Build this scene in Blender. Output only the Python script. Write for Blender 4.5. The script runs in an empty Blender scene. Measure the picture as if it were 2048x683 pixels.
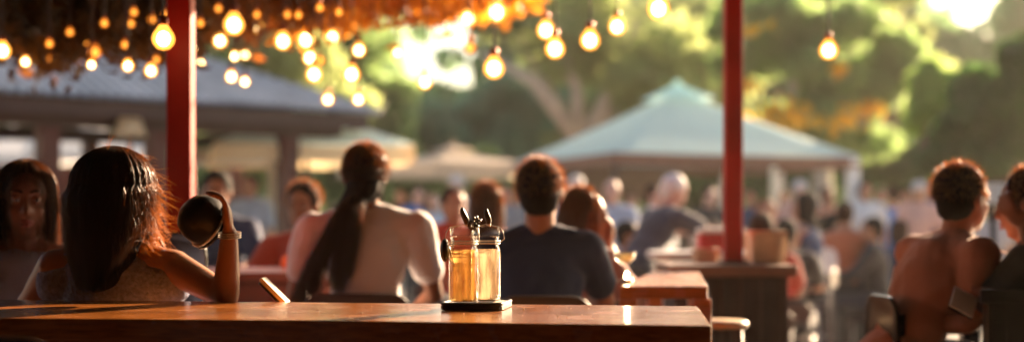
import bpy, bmesh, math, random
import numpy as np
from mathutils import Vector, Matrix
R = math.radians
random.seed(7); rng = np.random.default_rng(7)
C = bpy.context.scene.collection
scene = bpy.context.scene

# ------------------------------------------------------------------ camera, world, sun, exposure
F, HOR, CAMZ = 2844.0, 440.0, 1.25          # focal length in photo pixels, horizon row, camera height
cam = bpy.data.objects.new('camera', bpy.data.cameras.new('camera')); C.objects.link(cam)
cam.location = (0, 0, CAMZ); cam.rotation_euler = (R(90), 0, 0)
cam.data.lens = 50; cam.data.sensor_width = 36; cam.data.shift_y = (HOR-341.5)/2048
cam.data.clip_start = 0.05; cam.data.clip_end = 900
cam.data.dof.use_dof = True; cam.data.dof.focus_distance = 3.62; cam.data.dof.aperture_fstop = 1.2
scene.camera = cam
SUN_EL, SUN_AZ = 18, 34                     # azimuth clockwise from +Y
w = bpy.data.worlds.new('World'); scene.world = w; w.use_nodes = True
nt = w.node_tree; bg = nt.nodes['Background']
sky = nt.nodes.new('ShaderNodeTexSky'); sky.sky_type = 'NISHITA'; sky.sun_disc = False
sky.sun_elevation = R(SUN_EL); sky.sun_rotation = R(SUN_AZ); sky.dust_density = 1.5; sky.air_density = 1.2
nt.links.new(sky.outputs[0], bg.inputs[0]); bg.inputs[1].default_value = 0.05
sd = bpy.data.lights.new('sun', 'SUN'); sd.energy = 5.0; sd.angle = R(0.5); sd.color = (1.0, .70, .44)
sun = bpy.data.objects.new('sun', sd); C.objects.link(sun)
sv = Vector((math.sin(R(SUN_AZ))*math.cos(R(SUN_EL)), math.cos(R(SUN_AZ))*math.cos(R(SUN_EL)), math.sin(R(SUN_EL))))
sun.rotation_euler = sv.to_track_quat('Z', 'Y').to_euler(); sun.location = (6, 10, 12)
vs = scene.view_settings
vs.view_transform = 'Standard'; vs.look = 'None'; vs.gamma = 1; vs.exposure = 2.4
scene.cycles.use_denoising = True
scene.cycles.max_bounces = 8; scene.cycles.transparent_max_bounces = 16; scene.cycles.volume_bounces = 0
scene.cycles.sample_clamp_indirect = 6
scene.cycles.caustics_refractive = False; scene.cycles.caustics_reflective = False

def at(px, py, d): return Vector(((px-1024)/F*d, d, CAMZ+(HOR-py)/F*d))
UP = Vector((0, 0, 1))

# ------------------------------------------------------------------ materials
MATS = {}
def mat(name, col, rough=.6, var=.25, scale=8, metal=0, bump=0, bscale=60, transl=0, tcol=None, sheen=0, coat=0, spec=.5, island=False, hue=0):
    if name in MATS: return MATS[name]
    m = bpy.data.materials.new(name); m.use_nodes = True; n = m.node_tree.nodes; l = m.node_tree.links
    b = n['Principled BSDF']; b.inputs['Roughness'].default_value = rough; b.inputs['Metallic'].default_value = metal
    b.inputs['Specular IOR Level'].default_value = spec
    b.inputs['Coat Weight'].default_value = coat; b.inputs['Coat Roughness'].default_value = .12
    b.inputs['Sheen Weight'].default_value = sheen
    tc = n.new('ShaderNodeTexCoord'); no = n.new('ShaderNodeTexNoise'); no.inputs['Scale'].default_value = scale; no.inputs['Detail'].default_value = 5
    l.new(tc.outputs['Object'], no.inputs['Vector'])
    ramp = n.new('ShaderNodeValToRGB')
    lo = [max(0, c*(1-var)) for c in col]; hi = [min(1, c*(1+var)) for c in col]
    if hue: lo = [lo[0]*(1-hue), lo[1], lo[2]]; hi = [min(1, hi[0]*(1+hue)), hi[1], hi[2]]
    ramp.color_ramp.elements[0].color = (*lo, 1); ramp.color_ramp.elements[1].color = (*hi, 1)
    ramp.color_ramp.elements[0].position = .3; ramp.color_ramp.elements[1].position = .7
    if island:
        g = n.new('ShaderNodeNewGeometry'); mx = n.new('ShaderNodeMath'); mx.operation = 'MULTIPLY_ADD'
        mx.inputs[1].default_value = .5; l.new(g.outputs['Random Per Island'], mx.inputs[0]); l.new(no.outputs[0], mx.inputs[2])
        mx2 = n.new('ShaderNodeMath'); mx2.operation = 'SUBTRACT'; mx2.inputs[1].default_value = .25; l.new(mx.outputs[0], mx2.inputs[0])
        l.new(mx2.outputs[0], ramp.inputs[0])
    else: l.new(no.outputs[0], ramp.inputs[0])
    l.new(ramp.outputs[0], b.inputs['Base Color'])
    if bump:
        n2 = n.new('ShaderNodeTexNoise'); n2.inputs['Scale'].default_value = bscale; l.new(tc.outputs['Object'], n2.inputs['Vector'])
        bp = n.new('ShaderNodeBump'); bp.inputs['Strength'].default_value = bump; bp.inputs['Distance'].default_value = .01
        l.new(n2.outputs[0], bp.inputs['Height']); l.new(bp.outputs[0], b.inputs['Normal'])
    if transl:
        t = n.new('ShaderNodeBsdfTranslucent'); ms = n.new('ShaderNodeMixShader'); ms.inputs[0].default_value = transl
        if tcol: t.inputs[0].default_value = (*tcol, 1)
        else: l.new(ramp.outputs[0], t.inputs[0])
        out = n['Material Output']
        l.new(b.outputs[0], ms.inputs[1]); l.new(t.outputs[0], ms.inputs[2]); l.new(ms.outputs[0], out.inputs[0])
    MATS[name] = m; return m

def mat_wood(name, col, rough=.3, coat=.4, axis=0, sc=1.0, dark=.45):
    if name in MATS: return MATS[name]
    m = mat(name, col, rough, 0, coat=coat); n = m.node_tree.nodes; l = m.node_tree.links; b = n['Principled BSDF']
    tc = n.new('ShaderNodeTexCoord'); mp = n.new('ShaderNodeMapping')
    s = [30*sc, 30*sc, 30*sc]; s[axis] = 1.6*sc; mp.inputs['Scale'].default_value = s
    l.new(tc.outputs['Object'], mp.inputs[0])
    no = n.new('ShaderNodeTexNoise'); no.inputs['Scale'].default_value = 1.5; no.inputs['Detail'].default_value = 7; no.inputs['Distortion'].default_value = .6
    l.new(mp.outputs[0], no.inputs['Vector'])
    r = n.new('ShaderNodeValToRGB'); r.color_ramp.elements[0].position = .32; r.color_ramp.elements[1].position = .68
    r.color_ramp.elements[0].color = (*[c*dark for c in col], 1); r.color_ramp.elements[1].color = (*col, 1)
    l.new(no.outputs[0], r.inputs[0]); l.new(r.outputs[0], b.inputs['Base Color'])
    n3 = n.new('ShaderNodeTexNoise'); n3.inputs['Scale'].default_value = 9; n3.inputs['Detail'].default_value = 8; l.new(tc.outputs['Object'], n3.inputs['Vector'])
    rr = n.new('ShaderNodeMapRange'); rr.inputs['From Min'].default_value = .35; rr.inputs['From Max'].default_value = .7
    rr.inputs['To Min'].default_value = rough*.6; rr.inputs['To Max'].default_value = min(1, rough*1.6); l.new(n3.outputs[0], rr.inputs[0]); l.new(rr.outputs[0], b.inputs['Roughness'])
    bp = n.new('ShaderNodeBump'); bp.inputs['Strength'].default_value = .35; bp.inputs['Distance'].default_value = .002
    l.new(no.outputs[0], bp.inputs['Height']); l.new(bp.outputs[0], b.inputs['Normal']); l.new(bp.outputs[0], b.inputs['Coat Normal'])
    return m

def mat_emit(name, col, st, transp=0):
    if name in MATS: return MATS[name]
    m = bpy.data.materials.new(name); m.use_nodes = True; n = m.node_tree.nodes; l = m.node_tree.links
    n.remove(n['Principled BSDF']); e = n.new('ShaderNodeEmission'); e.inputs[0].default_value = (*col, 1); e.inputs[1].default_value = st
    out = n['Material Output']
    if transp:
        t = n.new('ShaderNodeBsdfTransparent'); x = n.new('ShaderNodeMixShader'); x.inputs[0].default_value = transp
        l.new(e.outputs[0], x.inputs[1]); l.new(t.outputs[0], x.inputs[2]); l.new(x.outputs[0], out.inputs[0])
    else: l.new(e.outputs[0], out.inputs[0])
    MATS[name] = m; return m

def mat_thin(name, rough=.04):
    if name in MATS: return MATS[name]
    m = bpy.data.materials.new(name); m.use_nodes = True; n = m.node_tree.nodes; l = m.node_tree.links; n.remove(n['Principled BSDF'])
    t = n.new('ShaderNodeBsdfTransparent'); t.inputs[0].default_value = (.985, .98, .97, 1); g = n.new('ShaderNodeBsdfGlossy'); g.inputs['Roughness'].default_value = rough
    fr = n.new('ShaderNodeFresnel'); fr.inputs[0].default_value = 1.3; x = n.new('ShaderNodeMixShader')
    tc = n.new('ShaderNodeTexCoord'); n2 = n.new('ShaderNodeTexNoise'); n2.inputs['Scale'].default_value = 70; l.new(tc.outputs['Object'], n2.inputs['Vector'])
    bp = n.new('ShaderNodeBump'); bp.inputs['Strength'].default_value = .3; bp.inputs['Distance'].default_value = .004
    l.new(n2.outputs[0], bp.inputs['Height']); l.new(bp.outputs[0], fr.inputs['Normal']); l.new(bp.outputs[0], g.inputs['Normal'])
    mu = n.new('ShaderNodeMath'); mu.operation = 'MULTIPLY'; mu.inputs[1].default_value = .45; l.new(fr.outputs[0], mu.inputs[0]); l.new(mu.outputs[0], x.inputs[0]); l.new(t.outputs[0], x.inputs[1]); l.new(g.outputs[0], x.inputs[2]); l.new(x.outputs[0], n['Material Output'].inputs[0])
    MATS[name] = m; return m
def liquid(name, col, tcol, f):
    m = bpy.data.materials.new(name); m.use_nodes = True; n = m.node_tree.nodes; l = m.node_tree.links; n.remove(n['Principled BSDF'])
    tr_ = n.new('ShaderNodeBsdfTransparent'); tr_.inputs[0].default_value = (*col, 1); t = n.new('ShaderNodeBsdfTranslucent'); t.inputs[0].default_value = (*tcol, 1)
    g = n.new('ShaderNodeBsdfGlossy'); g.inputs['Roughness'].default_value = .12; x = n.new('ShaderNodeMixShader'); x2 = n.new('ShaderNodeMixShader')
    tc = n.new('ShaderNodeTexCoord'); mp = n.new('ShaderNodeMapping'); mp.inputs['Scale'].default_value = (70, 70, 9); n2 = n.new('ShaderNodeTexNoise'); n2.inputs['Scale'].default_value = 1  # stretched noise bands painted in as vertical highlights of the drink
    l.new(tc.outputs['Object'], mp.inputs[0]); l.new(mp.outputs[0], n2.inputs['Vector'])
    mr = n.new('ShaderNodeMapRange'); mr.inputs['From Min'].default_value = .35; mr.inputs['From Max'].default_value = .65; mr.inputs['To Min'].default_value = f*.35; mr.inputs['To Max'].default_value = min(1, f*1.7)
    l.new(n2.outputs[0], mr.inputs[0]); l.new(mr.outputs[0], x.inputs[0]); x2.inputs[0].default_value = .05
    l.new(tr_.outputs[0], x.inputs[1]); l.new(t.outputs[0], x.inputs[2]); l.new(x.outputs[0], x2.inputs[1]); l.new(g.outputs[0], x2.inputs[2]); l.new(x2.outputs[0], n['Material Output'].inputs[0]); return m
def mat_glass(name, col, rough=.03, ior=1.45, bump=0, bscale=40):
    if name in MATS: return MATS[name]
    m = mat(name, col, rough, .05); b = m.node_tree.nodes['Principled BSDF']
    b.inputs['Transmission Weight'].default_value = 1; b.inputs['IOR'].default_value = ior
    if bump:
        n = m.node_tree.nodes; l = m.node_tree.links
        tc = n.new('ShaderNodeTexCoord'); n2 = n.new('ShaderNodeTexNoise'); n2.inputs['Scale'].default_value = bscale; l.new(tc.outputs['Object'], n2.inputs['Vector'])
        bp = n.new('ShaderNodeBump'); bp.inputs['Strength'].default_value = bump; bp.inputs['Distance'].default_value = .004
        l.new(n2.outputs[0], bp.inputs['Height']); l.new(bp.outputs[0], b.inputs['Normal'])
    return m

# ------------------------------------------------------------------ object helpers
def tag(o, label=None, cat=None, group=None, kind=None):
    if label: o['label'] = label
    if cat: o['category'] = cat
    if group: o['group'] = group
    if kind: o['kind'] = kind
    return o
def thing(name, label, cat, loc=(0, 0, 0), group=None, rz=0):
    o = bpy.data.objects.new(name, None); C.objects.link(o); o.location = loc; o.rotation_euler = (0, 0, rz)
    o.empty_display_size = .1
    return tag(o, label, cat, group)
def link(name, me, m, parent=None, local=False):
    o = bpy.data.objects.new(name, me); C.objects.link(o)
    if m is not None and len(me.materials) == 0: me.materials.append(m)
    if parent is not None:
        o.parent = parent
        if not local:
            root = parent
            while root.parent: root = root.parent
            o.matrix_parent_inverse = (Matrix.Translation(root.location) @ root.rotation_euler.to_matrix().to_4x4()).inverted() if parent is root else Matrix()
            if parent is not root:
                # parent mesh was built in world coordinates under its root: its world matrix is identity
                o.matrix_parent_inverse = Matrix()
    return o
def fin(bm, smooth=False):
    me = bpy.data.meshes.new('m'); bm.to_mesh(me); bm.free()
    if smooth: me.polygons.foreach_set('use_smooth', [True]*len(me.polygons))
    me.update(); return me
def obj(name, bm, m, parent=None, smooth=False, bevel=0, local=False):
    o = link(name, fin(bm, smooth), m, parent, local)
    if bevel:
        b = o.modifiers.new('b', 'BEVEL'); b.width = bevel; b.segments = 3; b.limit_method = 'ANGLE'
    return o
def box(bm, c, s, rz=0, rx=0, ry=0):
    M = Matrix.Translation(c) @ Matrix.Rotation(rz, 4, 'Z') @ Matrix.Rotation(ry, 4, 'Y') @ Matrix.Rotation(rx, 4, 'X') @ Matrix.Diagonal((*s, 1))
    bmesh.ops.create_cube(bm, size=1, matrix=M); return bm
def ell(bm, c, r, M3=None, sub=2):
    M = Matrix.Translation(c) @ (M3.to_4x4() if M3 else Matrix()) @ Matrix.Diagonal((*r, 1))
    bmesh.ops.create_icosphere(bm, subdivisions=sub, radius=1, matrix=M); return bm
def cone(bm, p0, r0, p1, r1, seg=12, caps=True):
    p0, p1 = Vector(p0), Vector(p1); v = p1-p0
    if v.length < 1e-6: return bm
    M = Matrix.Translation((p0+p1)/2) @ v.to_track_quat('Z', 'Y').to_matrix().to_4x4()
    bmesh.ops.create_cone(bm, cap_ends=caps, segments=seg, radius1=max(r0, 1e-4), radius2=max(r1, 1e-4), depth=v.length, matrix=M); return bm
def cap(bm, p0, r0, p1, r1, sub=2):
    cone(bm, p0, r0, p1, r1); ell(bm, p0, (r0,)*3, sub=sub); ell(bm, p1, (r1,)*3, sub=sub); return bm
def tube(bm, pts, rad, seg=6):
    pts = [Vector(p) for p in pts]; rad = rad if isinstance(rad, (list, tuple)) else [rad]*len(pts)
    rings = []; q = None
    for i, p in enumerate(pts):
        t = (pts[min(i+1, len(pts)-1)]-pts[max(i-1, 0)]).normalized()
        a = Vector((1, 0, 0)) if abs(t.x) < .9 else Vector((0, 1, 0))
        if q is not None: a = q
        b = t.cross(a).normalized(); a2 = b.cross(t).normalized(); q = a2
        rings.append([bm.verts.new(p+rad[i]*(math.cos(2*math.pi*k/seg)*a2+math.sin(2*math.pi*k/seg)*b)) for k in range(seg)])
    for i in range(len(rings)-1):
        for k in range(seg):
            bm.faces.new((rings[i][k], rings[i][(k+1) % seg], rings[i+1][(k+1) % seg], rings[i+1][k]))
    bm.faces.new(rings[0][::-1]); bm.faces.new(rings[-1]); return bm
def lathe(bm, prof, c=(0, 0, 0), seg=32):
    c = Vector(c); rings = []
    for r, z in prof: rings.append([bm.verts.new(c+Vector((r*math.cos(2*math.pi*k/seg), r*math.sin(2*math.pi*k/seg), z))) for k in range(seg)])
    for i in range(len(rings)-1):
        for k in range(seg): bm.faces.new((rings[i][k], rings[i][(k+1) % seg], rings[i+1][(k+1) % seg], rings[i+1][k]))
    if prof[0][0] > 1e-4: bm.faces.new(rings[0][::-1])
    if prof[-1][0] > 1e-4: bm.faces.new(rings[-1])
    bmesh.ops.remove_doubles(bm, verts=bm.verts, dist=1e-5); return bm
def prism(bm, poly, z0, z1):
    a = [bm.verts.new((x, y, z0)) for x, y in poly]; b = [bm.verts.new((x, y, z1)) for x, y in poly]; n = len(poly)
    bm.faces.new(a[::-1]); bm.faces.new(b)
    for i in range(n): bm.faces.new((a[i], a[(i+1) % n], b[(i+1) % n], b[i]))
    bmesh.ops.recalc_face_normals(bm, faces=bm.faces); return bm
def remesh(bm, voxel, iters=3, amp=0, freq=12):
    me = fin(bm); o = bpy.data.objects.new('tmp', me); C.objects.link(o)
    r = o.modifiers.new('r', 'REMESH'); r.mode = 'VOXEL'; r.voxel_size = voxel; r.use_smooth_shade = True
    s = o.modifiers.new('s', 'SMOOTH'); s.iterations = iters; s.factor = .5
    dg = bpy.context.evaluated_depsgraph_get(); dg.update()
    me2 = bpy.data.meshes.new_from_object(o.evaluated_get(dg)); bpy.data.objects.remove(o)
    bpy.data.meshes.remove(me)
    if amp:
        n = len(me2.vertices); co = np.empty(n*3, np.float32); me2.vertices.foreach_get('co', co); co = co.reshape(-1, 3)
        no = np.empty(n*3, np.float32); me2.vertices.foreach_get('normal', no); no = no.reshape(-1, 3)
        d = sum(np.sin(co @ (rng.normal(size=3)*freq*(1+i*.6)) + i)*(1/(1+i*.5)) for i in range(6))
        co += no*(amp*d[:, None]/2.5); me2.vertices.foreach_set('co', co.ravel())
    me2.polygons.foreach_set('use_smooth', [True]*len(me2.polygons)); me2.materials.clear(); return me2
def quads(name, V, m, parent=None):
    """V: (N,4,3) array of separate quads"""
    n = len(V); me = bpy.data.meshes.new(name)
    me.vertices.add(n*4); me.vertices.foreach_set('co', V.astype(np.float32).ravel())
    me.loops.add(n*4); me.loops.foreach_set('vertex_index', np.arange(n*4, dtype=np.int32))
    me.polygons.add(n); me.polygons.foreach_set('loop_start', np.arange(0, n*4, 4, dtype=np.int32))
    me.update(calc_edges=True); me.validate(); return link(name, me, m, parent)
def leafquads(P, size, droop=0):
    n = len(P); a = rng.normal(size=(n, 3)); a[:, 2] -= droop; a /= np.linalg.norm(a, axis=1, keepdims=True)
    b = rng.normal(size=(n, 3)); b -= (b*a).sum(1, keepdims=True)*a; b /= np.linalg.norm(b, axis=1, keepdims=True)
    s = size*rng.uniform(.6, 1.3, (n, 1)); V = np.empty((n, 4, 3))
    V[:, 0] = P-a*s; V[:, 1] = P+b*s*.5; V[:, 2] = P+a*s; V[:, 3] = P-b*s*.5
    return V

# ------------------------------------------------------------------ ground
M_conc = mat('pale_concrete', (.5, .43, .36), .45, .35, 1.3, bump=.3, bscale=25)
bm = bmesh.new(); box(bm, (0, 45, -.05), (190, 190, .1)); tag(obj('ground', bm, M_conc), kind='structure')
M_deck = mat_wood('deck_boards', (.10, .05, .035), .5, 0, 1, .6)
bm = bmesh.new()
for i in range(60):
    x = -4.4+i*.15; box(bm, (x, 2.5, .012), (.143, 12, .016))
tag(obj('terrace_floor', bm, M_deck), kind='structure')

# ------------------------------------------------------------------ trees
M_bark = mat('brown_bark', (.10, .07, .05), .9, .4, 6, bump=.6, bscale=12)
M_pale = mat('pale_bark', (.42, .34, .28), .8, .3, 3, bump=.4, bscale=10)
LEAF = {}
def leafmat(name, col, tcol=None, tr=.5, var=.45, hue=.15):
    return mat(name, col, .55, var, .7, transl=tr, tcol=tcol, island=True, hue=hue)
L_green = leafmat('mid_green_leaves', (.10, .14, .06), (.45, .66, .24), .6)
L_teal = leafmat('bluish_green_leaves', (.08, .13, .095), (.32, .58, .34), .6)
L_olive = leafmat('olive_leaves', (.13, .15, .07), (.58, .70, .27), .6)
L_yellow = leafmat('yellow_leaves', (.5, .34, .03), (1, .62, .03), .65, .3)
L_dark = leafmat('dark_green_leaves', (.035, .07, .022), (.10, .24, .05), .4)
L_lime = leafmat('light_green_leaves', (.11, .17, .04), (.55, .8, .2), .6)
def tree(label, px, d, crown, leaf, bark=None, n=9000, size=.14, th=None, limbs=None, group='trees behind the crowd', name='leafy_tree', droop=0, nclump=26, tr=.22, cat='tree', extra=None):
    bark = bark or M_bark
    base = at(px, HOR, d); base.z = 0
    t = thing(name, label, cat, base, group)
    clumps = []
    for (cx, cy, rx, ry) in crown:
        c = at(cx, cy, d); rX = rx/F*d; rZ = ry/F*d; rY = rX*.7
        for _ in range(max(3, nclump//len(crown))):
            while True:
                v = rng.uniform(-1, 1, 3)
                if np.dot(v, v) < 1: break
            clumps.append((np.array(c)+v*np.array((rX, rY, rZ))*.85, rng.uniform(.2, .42)*min(rX, rZ*1.4)))
    P = []
    per = n//len(clumps)
    for c, r in clumps:
        v = rng.normal(size=(per, 3)); v /= np.linalg.norm(v, axis=1, keepdims=True)
        P.append(c+v*(r*rng.uniform(.45, 1.15, (per, 1)))*np.array((1.15, 1.15, .8)))
    P = np.concatenate(P); P = P[P[:, 2] > .15]
    cr = quads('crown', leafquads(P, size, droop), leaf, t)
    cc = Vector(np.mean([c for c, r in clumps], 0))
    top = th or max(1.0, cc.z*.6)
    bm = bmesh.new(); tp = Vector((base.x+(cc.x-base.x)*.35, base.y, top))
    tube(bm, [base, base+Vector((0, 0, .5)), (base+tp)/2+Vector((.1, 0, 0)), tp], [tr*1.4, tr, tr*.85, tr*.7], 10)
    obj('trunk', bm, bark, t, True)
    bm = bmesh.new()
    pts = limbs or [Vector(clumps[i][0]) for i in rng.choice(len(clumps), min(9, len(clumps)), replace=False)]
    for e in pts:
        if isinstance(e, tuple): e, r0 = e
        else: r0 = tr*.5
        mid = tp.lerp(e, .5)+Vector(rng.normal(size=3)*.15)
        tube(bm, [tp-Vector((0, 0, .1)), mid, e], [r0, r0*.7, r0*.25], 8)
    obj('limbs', bm, bark, t, True)
    if extra:
        P = []
        for (cx, cy, rad, k) in extra[0]:
            c = np.array(at(cx, cy, d-1.2)); v = rng.normal(size=(k, 3)); v /= np.linalg.norm(v, axis=1, keepdims=True)
            P.append(c+v*(rad/F*d)*rng.uniform(.1, 1, (k, 1))*np.array((1.3, .8, .7)))
        quads('foliage_cluster', leafquads(np.concatenate(P), size*.9), extra[1], t)
    return t
tree('dark green tree rising behind the left end of the corrugated roof', 90, 27, [(60, 120, 330, 190)], L_dark, n=11000, nclump=40)
tree('olive green tree just right of the left red post, behind the corrugated roof', 470, 30, [(460, 130, 230, 150), (560, 230, 180, 100)], L_olive, n=12000, nclump=46)
tree('loose sage green tree behind the strings of bulbs, above the small teal umbrella', 660, 33, [(650, 90, 130, 130), (700, 230, 160, 90)], L_green, n=12000, nclump=46)
tree('bluish green rounded tree below the brightest gap of sky', 830, 36, [(800, 255, 170, 70), (930, 270, 170, 70), (1010, 215, 110, 90)], L_teal, n=14000, nclump=56)
tree('big pale barked tree whose forked limbs spread above the beige canopy', 1165, 27, [(1130, 60, 170, 110), (1290, 110, 180, 120), (1010, 40, 60, 50)], L_olive, M_pale, n=9000, nclump=34,
     th=2.9, limbs=[(at(960, 105, 26.5), .2), (at(1010, 20, 27), .13), (at(1110, 60, 26.6), .15), (at(1215, 165, 26.4), .17), (at(1270, 40, 27), .12), (at(1340, 120, 27), .1)], tr=.3)
tree('hazy olive brown tree behind the peak of the big teal canopy', 1370, 38, [(1370, 110, 200, 150), (1200, 250, 180, 80)], L_olive, n=14000, nclump=50)
tree('green tree with patches of yellow leaves right of the thin red post', 1640, 24, [(1560, 90, 150, 130), (1720, 130, 140, 130), (1650, 240, 170, 80)], L_green, M_pale, n=12000, nclump=50, size=.13,
     extra=([(1742, 216, 26, 60), (1675, 140, 20, 40), (1490, 170, 26, 40), (1600, 232, 50, 36), (1550, 215, 40, 24), (1680, 240, 60, 34), (1500, 250, 40, 30), (1500, 60, 46, 24)], L_yellow))
tree('tall misty tree filling the top between the yellow tree and the bright right gap', 1800, 36, [(1760, 60, 110, 120), (1640, 20, 160, 90), (1830, 160, 120, 90)], L_olive, n=12000, nclump=44)
tree('weeping light green tree left of the dark thicket at the right edge', 1862, 20, [(1868, 215, 62, 100)], L_lime, n=6500, nclump=26, size=.10, droop=1.6, name='weeping_tree')
tree('dense dark green tree filling the right edge of the view', 2010, 18, [(2000, 190, 120, 120), (1950, 290, 120, 70), (2090, 130, 90, 110)], L_dark, n=13000, nclump=56, size=.10)
tree('dark leafy bush behind the standing people at the right', 1780, 27, [(1780, 330, 130, 60), (1900, 340, 130, 60)], L_dark, n=8000, nclump=36, name='large_bush', cat='bush')
tree('dark bush showing under the eave of the big teal canopy', 1340, 28, [(1330, 370, 180, 50), (1560, 350, 120, 60)], L_dark, n=8000, nclump=36, name='large_bush', cat='bush')
tree('green bush behind the crowd left of the beige canopy', 760, 30, [(720, 330, 160, 60), (930, 345, 150, 50)], L_green, n=8000, nclump=34, name='large_bush', cat='bush')
tree('green shrubs seen through the open sides of the corrugated roof shelter', 300, 26, [(300, 300, 280, 70), (520, 320, 120, 60)], L_green, n=8000, nclump=34, name='large_bush', cat='bush')
# a wood further off that reads as one mass
P = []
for (cx, cy, rx, ry) in [(150, 60, 420, 260), (480, 170, 300, 170), (620, 60, 120, 110), (800, 300, 300, 100), (1060, 190, 110, 170), (1240, 150, 260, 260), (1480, 120, 240, 260), (1700, 170, 220, 230), (1960, 260, 180, 180), (2100, 120, 90, 260), (1000, 350, 1400, 90), (860, 235, 130, 75), (760, 130, 45, 90), (985, 110, 40, 120), (1905, 110, 130, 55), (1790, 40, 40, 60), (2040, 20, 40, 60), (845, 60, 25, 22), (905, 120, 30, 20), (800, 20, 20, 18), (930, 20, 26, 16), (1925, 8, 14, 14), (1965, 50, 14, 12), (1880, 45, 12, 12)]:
    d = 52; c = np.array(at(cx, cy, d)); n = int(rx*ry/(9 if rx > 32 else 14))
    v = rng.normal(size=(n, 3)); v /= np.linalg.norm(v, axis=1, keepdims=True)
    v *= rng.uniform(0, 1, (n, 1))**(1/3); P.append(c+v*np.array((rx/F*d, 3, ry/F*d)))
P = np.concatenate(P); P = P[P[:, 2] > .1]
tag(quads('far_woodland', leafquads(P, .36), leafmat('far_leaves', (.12, .17, .10), (.42, .68, .34), .6)), 'hazy far woodland behind all the nearer trees', 'woodland', kind='stuff')

# ------------------------------------------------------------------ corrugated roof shelter
M_roof = mat('grey_corrugated_metal', (.36, .36, .37), .45, .2, 3, metal=.1)
M_redwood = mat_wood('dark_red_timber', (.11, .02, .012), .5, 0, 2)
M_fascia = mat('dark_fascia', (.055, .028, .025), .5, .2)
ZE = 2.36; E2 = Vector((-1.38, 14.09)); ud = Vector((.764, .645)); pv = Vector((-.645, .764)); WR = 1.4; RISE = .6; LEN = 8.6
shel = thing('roofed_shelter', 'open timber shelter with grey corrugated roof and dark red posts', 'shelter', (E2.x, E2.y, 0))
def slope(bm, o, u, v, length, pitch=.11):
    n = int(length/pitch*8); prev = None
    for i in range(n+1):
        s = length*i/n; m = min(WR, s, length-s); h = .024*math.sin(s/pitch*2*math.pi)
        b = o+u*s-v*.12; t = o+u*s+v*m
        zb = ZE-.12*RISE/WR; q = (bm.verts.new((b.x, b.y, zb+h)), bm.verts.new((t.x, t.y, ZE+m*RISE/WR+h)))
        if prev: bm.faces.new((prev[0], q[0], q[1], prev[1]))
        prev = q
    return bm
bm = bmesh.new(); slope(bm, E2-ud*LEN, ud, pv, LEN); slope(bm, E2, pv, -ud, 2*WR); slope(bm, E2+pv*2*WR, -ud, -pv, LEN); slope(bm, E2-ud*LEN+pv*2*WR, -pv, ud, 2*WR)
obj('roof', bm, M_roof, shel, True)
az = math.atan2(ud.y, ud.x)
def sbox(bm, s, v, z0, z1, lu, lv): # box in shelter coordinates: s back from E2, v inward
    p = E2-ud*s+pv*v; return box(bm, (p.x, p.y, (z0+z1)/2), (lu, lv, z1-z0), az)
bm = bmesh.new(); sbox(bm, LEN/2, .02, ZE-.21, ZE-.07, LEN-.1, .03); sbox(bm, LEN/2, .3, ZE-.30, ZE-.17, LEN-.4, .12); sbox(bm, LEN/2, 2.5, ZE-.30, ZE-.17, LEN-.4, .12)
sbox(bm, .3, WR, ZE-.30, ZE-.171, .12, 2.0); sbox(bm, .03, WR, ZE-.21, ZE-.071, .03, 2.7)
obj('fascia', bm, M_fascia, shel)
bm = bmesh.new(); sbox(bm, LEN/2, WR, ZE-.13, ZE-.1, LEN-.3, 2.3); obj('ceiling', bm, mat('brown_ceiling_boards', (.07, .04, .03), .7, .3, 6), shel)
def s_for_px(px, v):
    lo, hi = 0, LEN
    for _ in range(40):
        m = (lo+hi)/2; p = E2-ud*m+pv*v
        if 1024+p.x/p.y*F > px: lo = m
        else: hi = m
    return lo
for px in (95, 312, 575):
    s = s_for_px(px, .3); bm = bmesh.new(); sbox(bm, s, .3, 0, ZE-.30, .17, .17); obj('post', bm, M_redwood, shel, bevel=.006)
for px in (180, 470):
    s = s_for_px(px, 2.5); bm = bmesh.new(); sbox(bm, s, 2.5, 0, ZE-.30, .14, .14); obj('post', bm, M_redwood, shel, bevel=.006)
bm = bmesh.new(); s0, s1 = s_for_px(-150, .5), s_for_px(340, .5); sbox(bm, (s0+s1)/2, .5, 0, 1.72, abs(s1-s0), .05)
obj('partition', bm, mat_wood('red_brown_boards', (.24, .04, .018), .5, 0, 2, .5), shel)
# lantern-like white shade on a short post, on top of the partition
p = at(260, 300, 12.6); ln = thing('lamp', 'white flared shade on a short dark stem under the corrugated roof', 'lamp', (p.x, p.y, 1.74))
bm = bmesh.new(); lathe(bm, [(.045, 0), (.03, .02), (.018, .06), (.018, .34)], p*1, 12); 
for v in bm.verts: v.co.z += 1.74-p.z
obj('stem', bm, M_fascia, ln, True)
bm = bmesh.new(); lathe(bm, [(.15, 0), (.10, .16), (.09, .23), (.086, .23), (.095, .16), (.145, 0)], (p.x, p.y, 1.98), 20); obj('lamp_shade', bm, mat('cream_shade', (.8, .72, .55), .6, .1, transl=.5, tcol=(.9, .75, .45)), ln, True)
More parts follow.
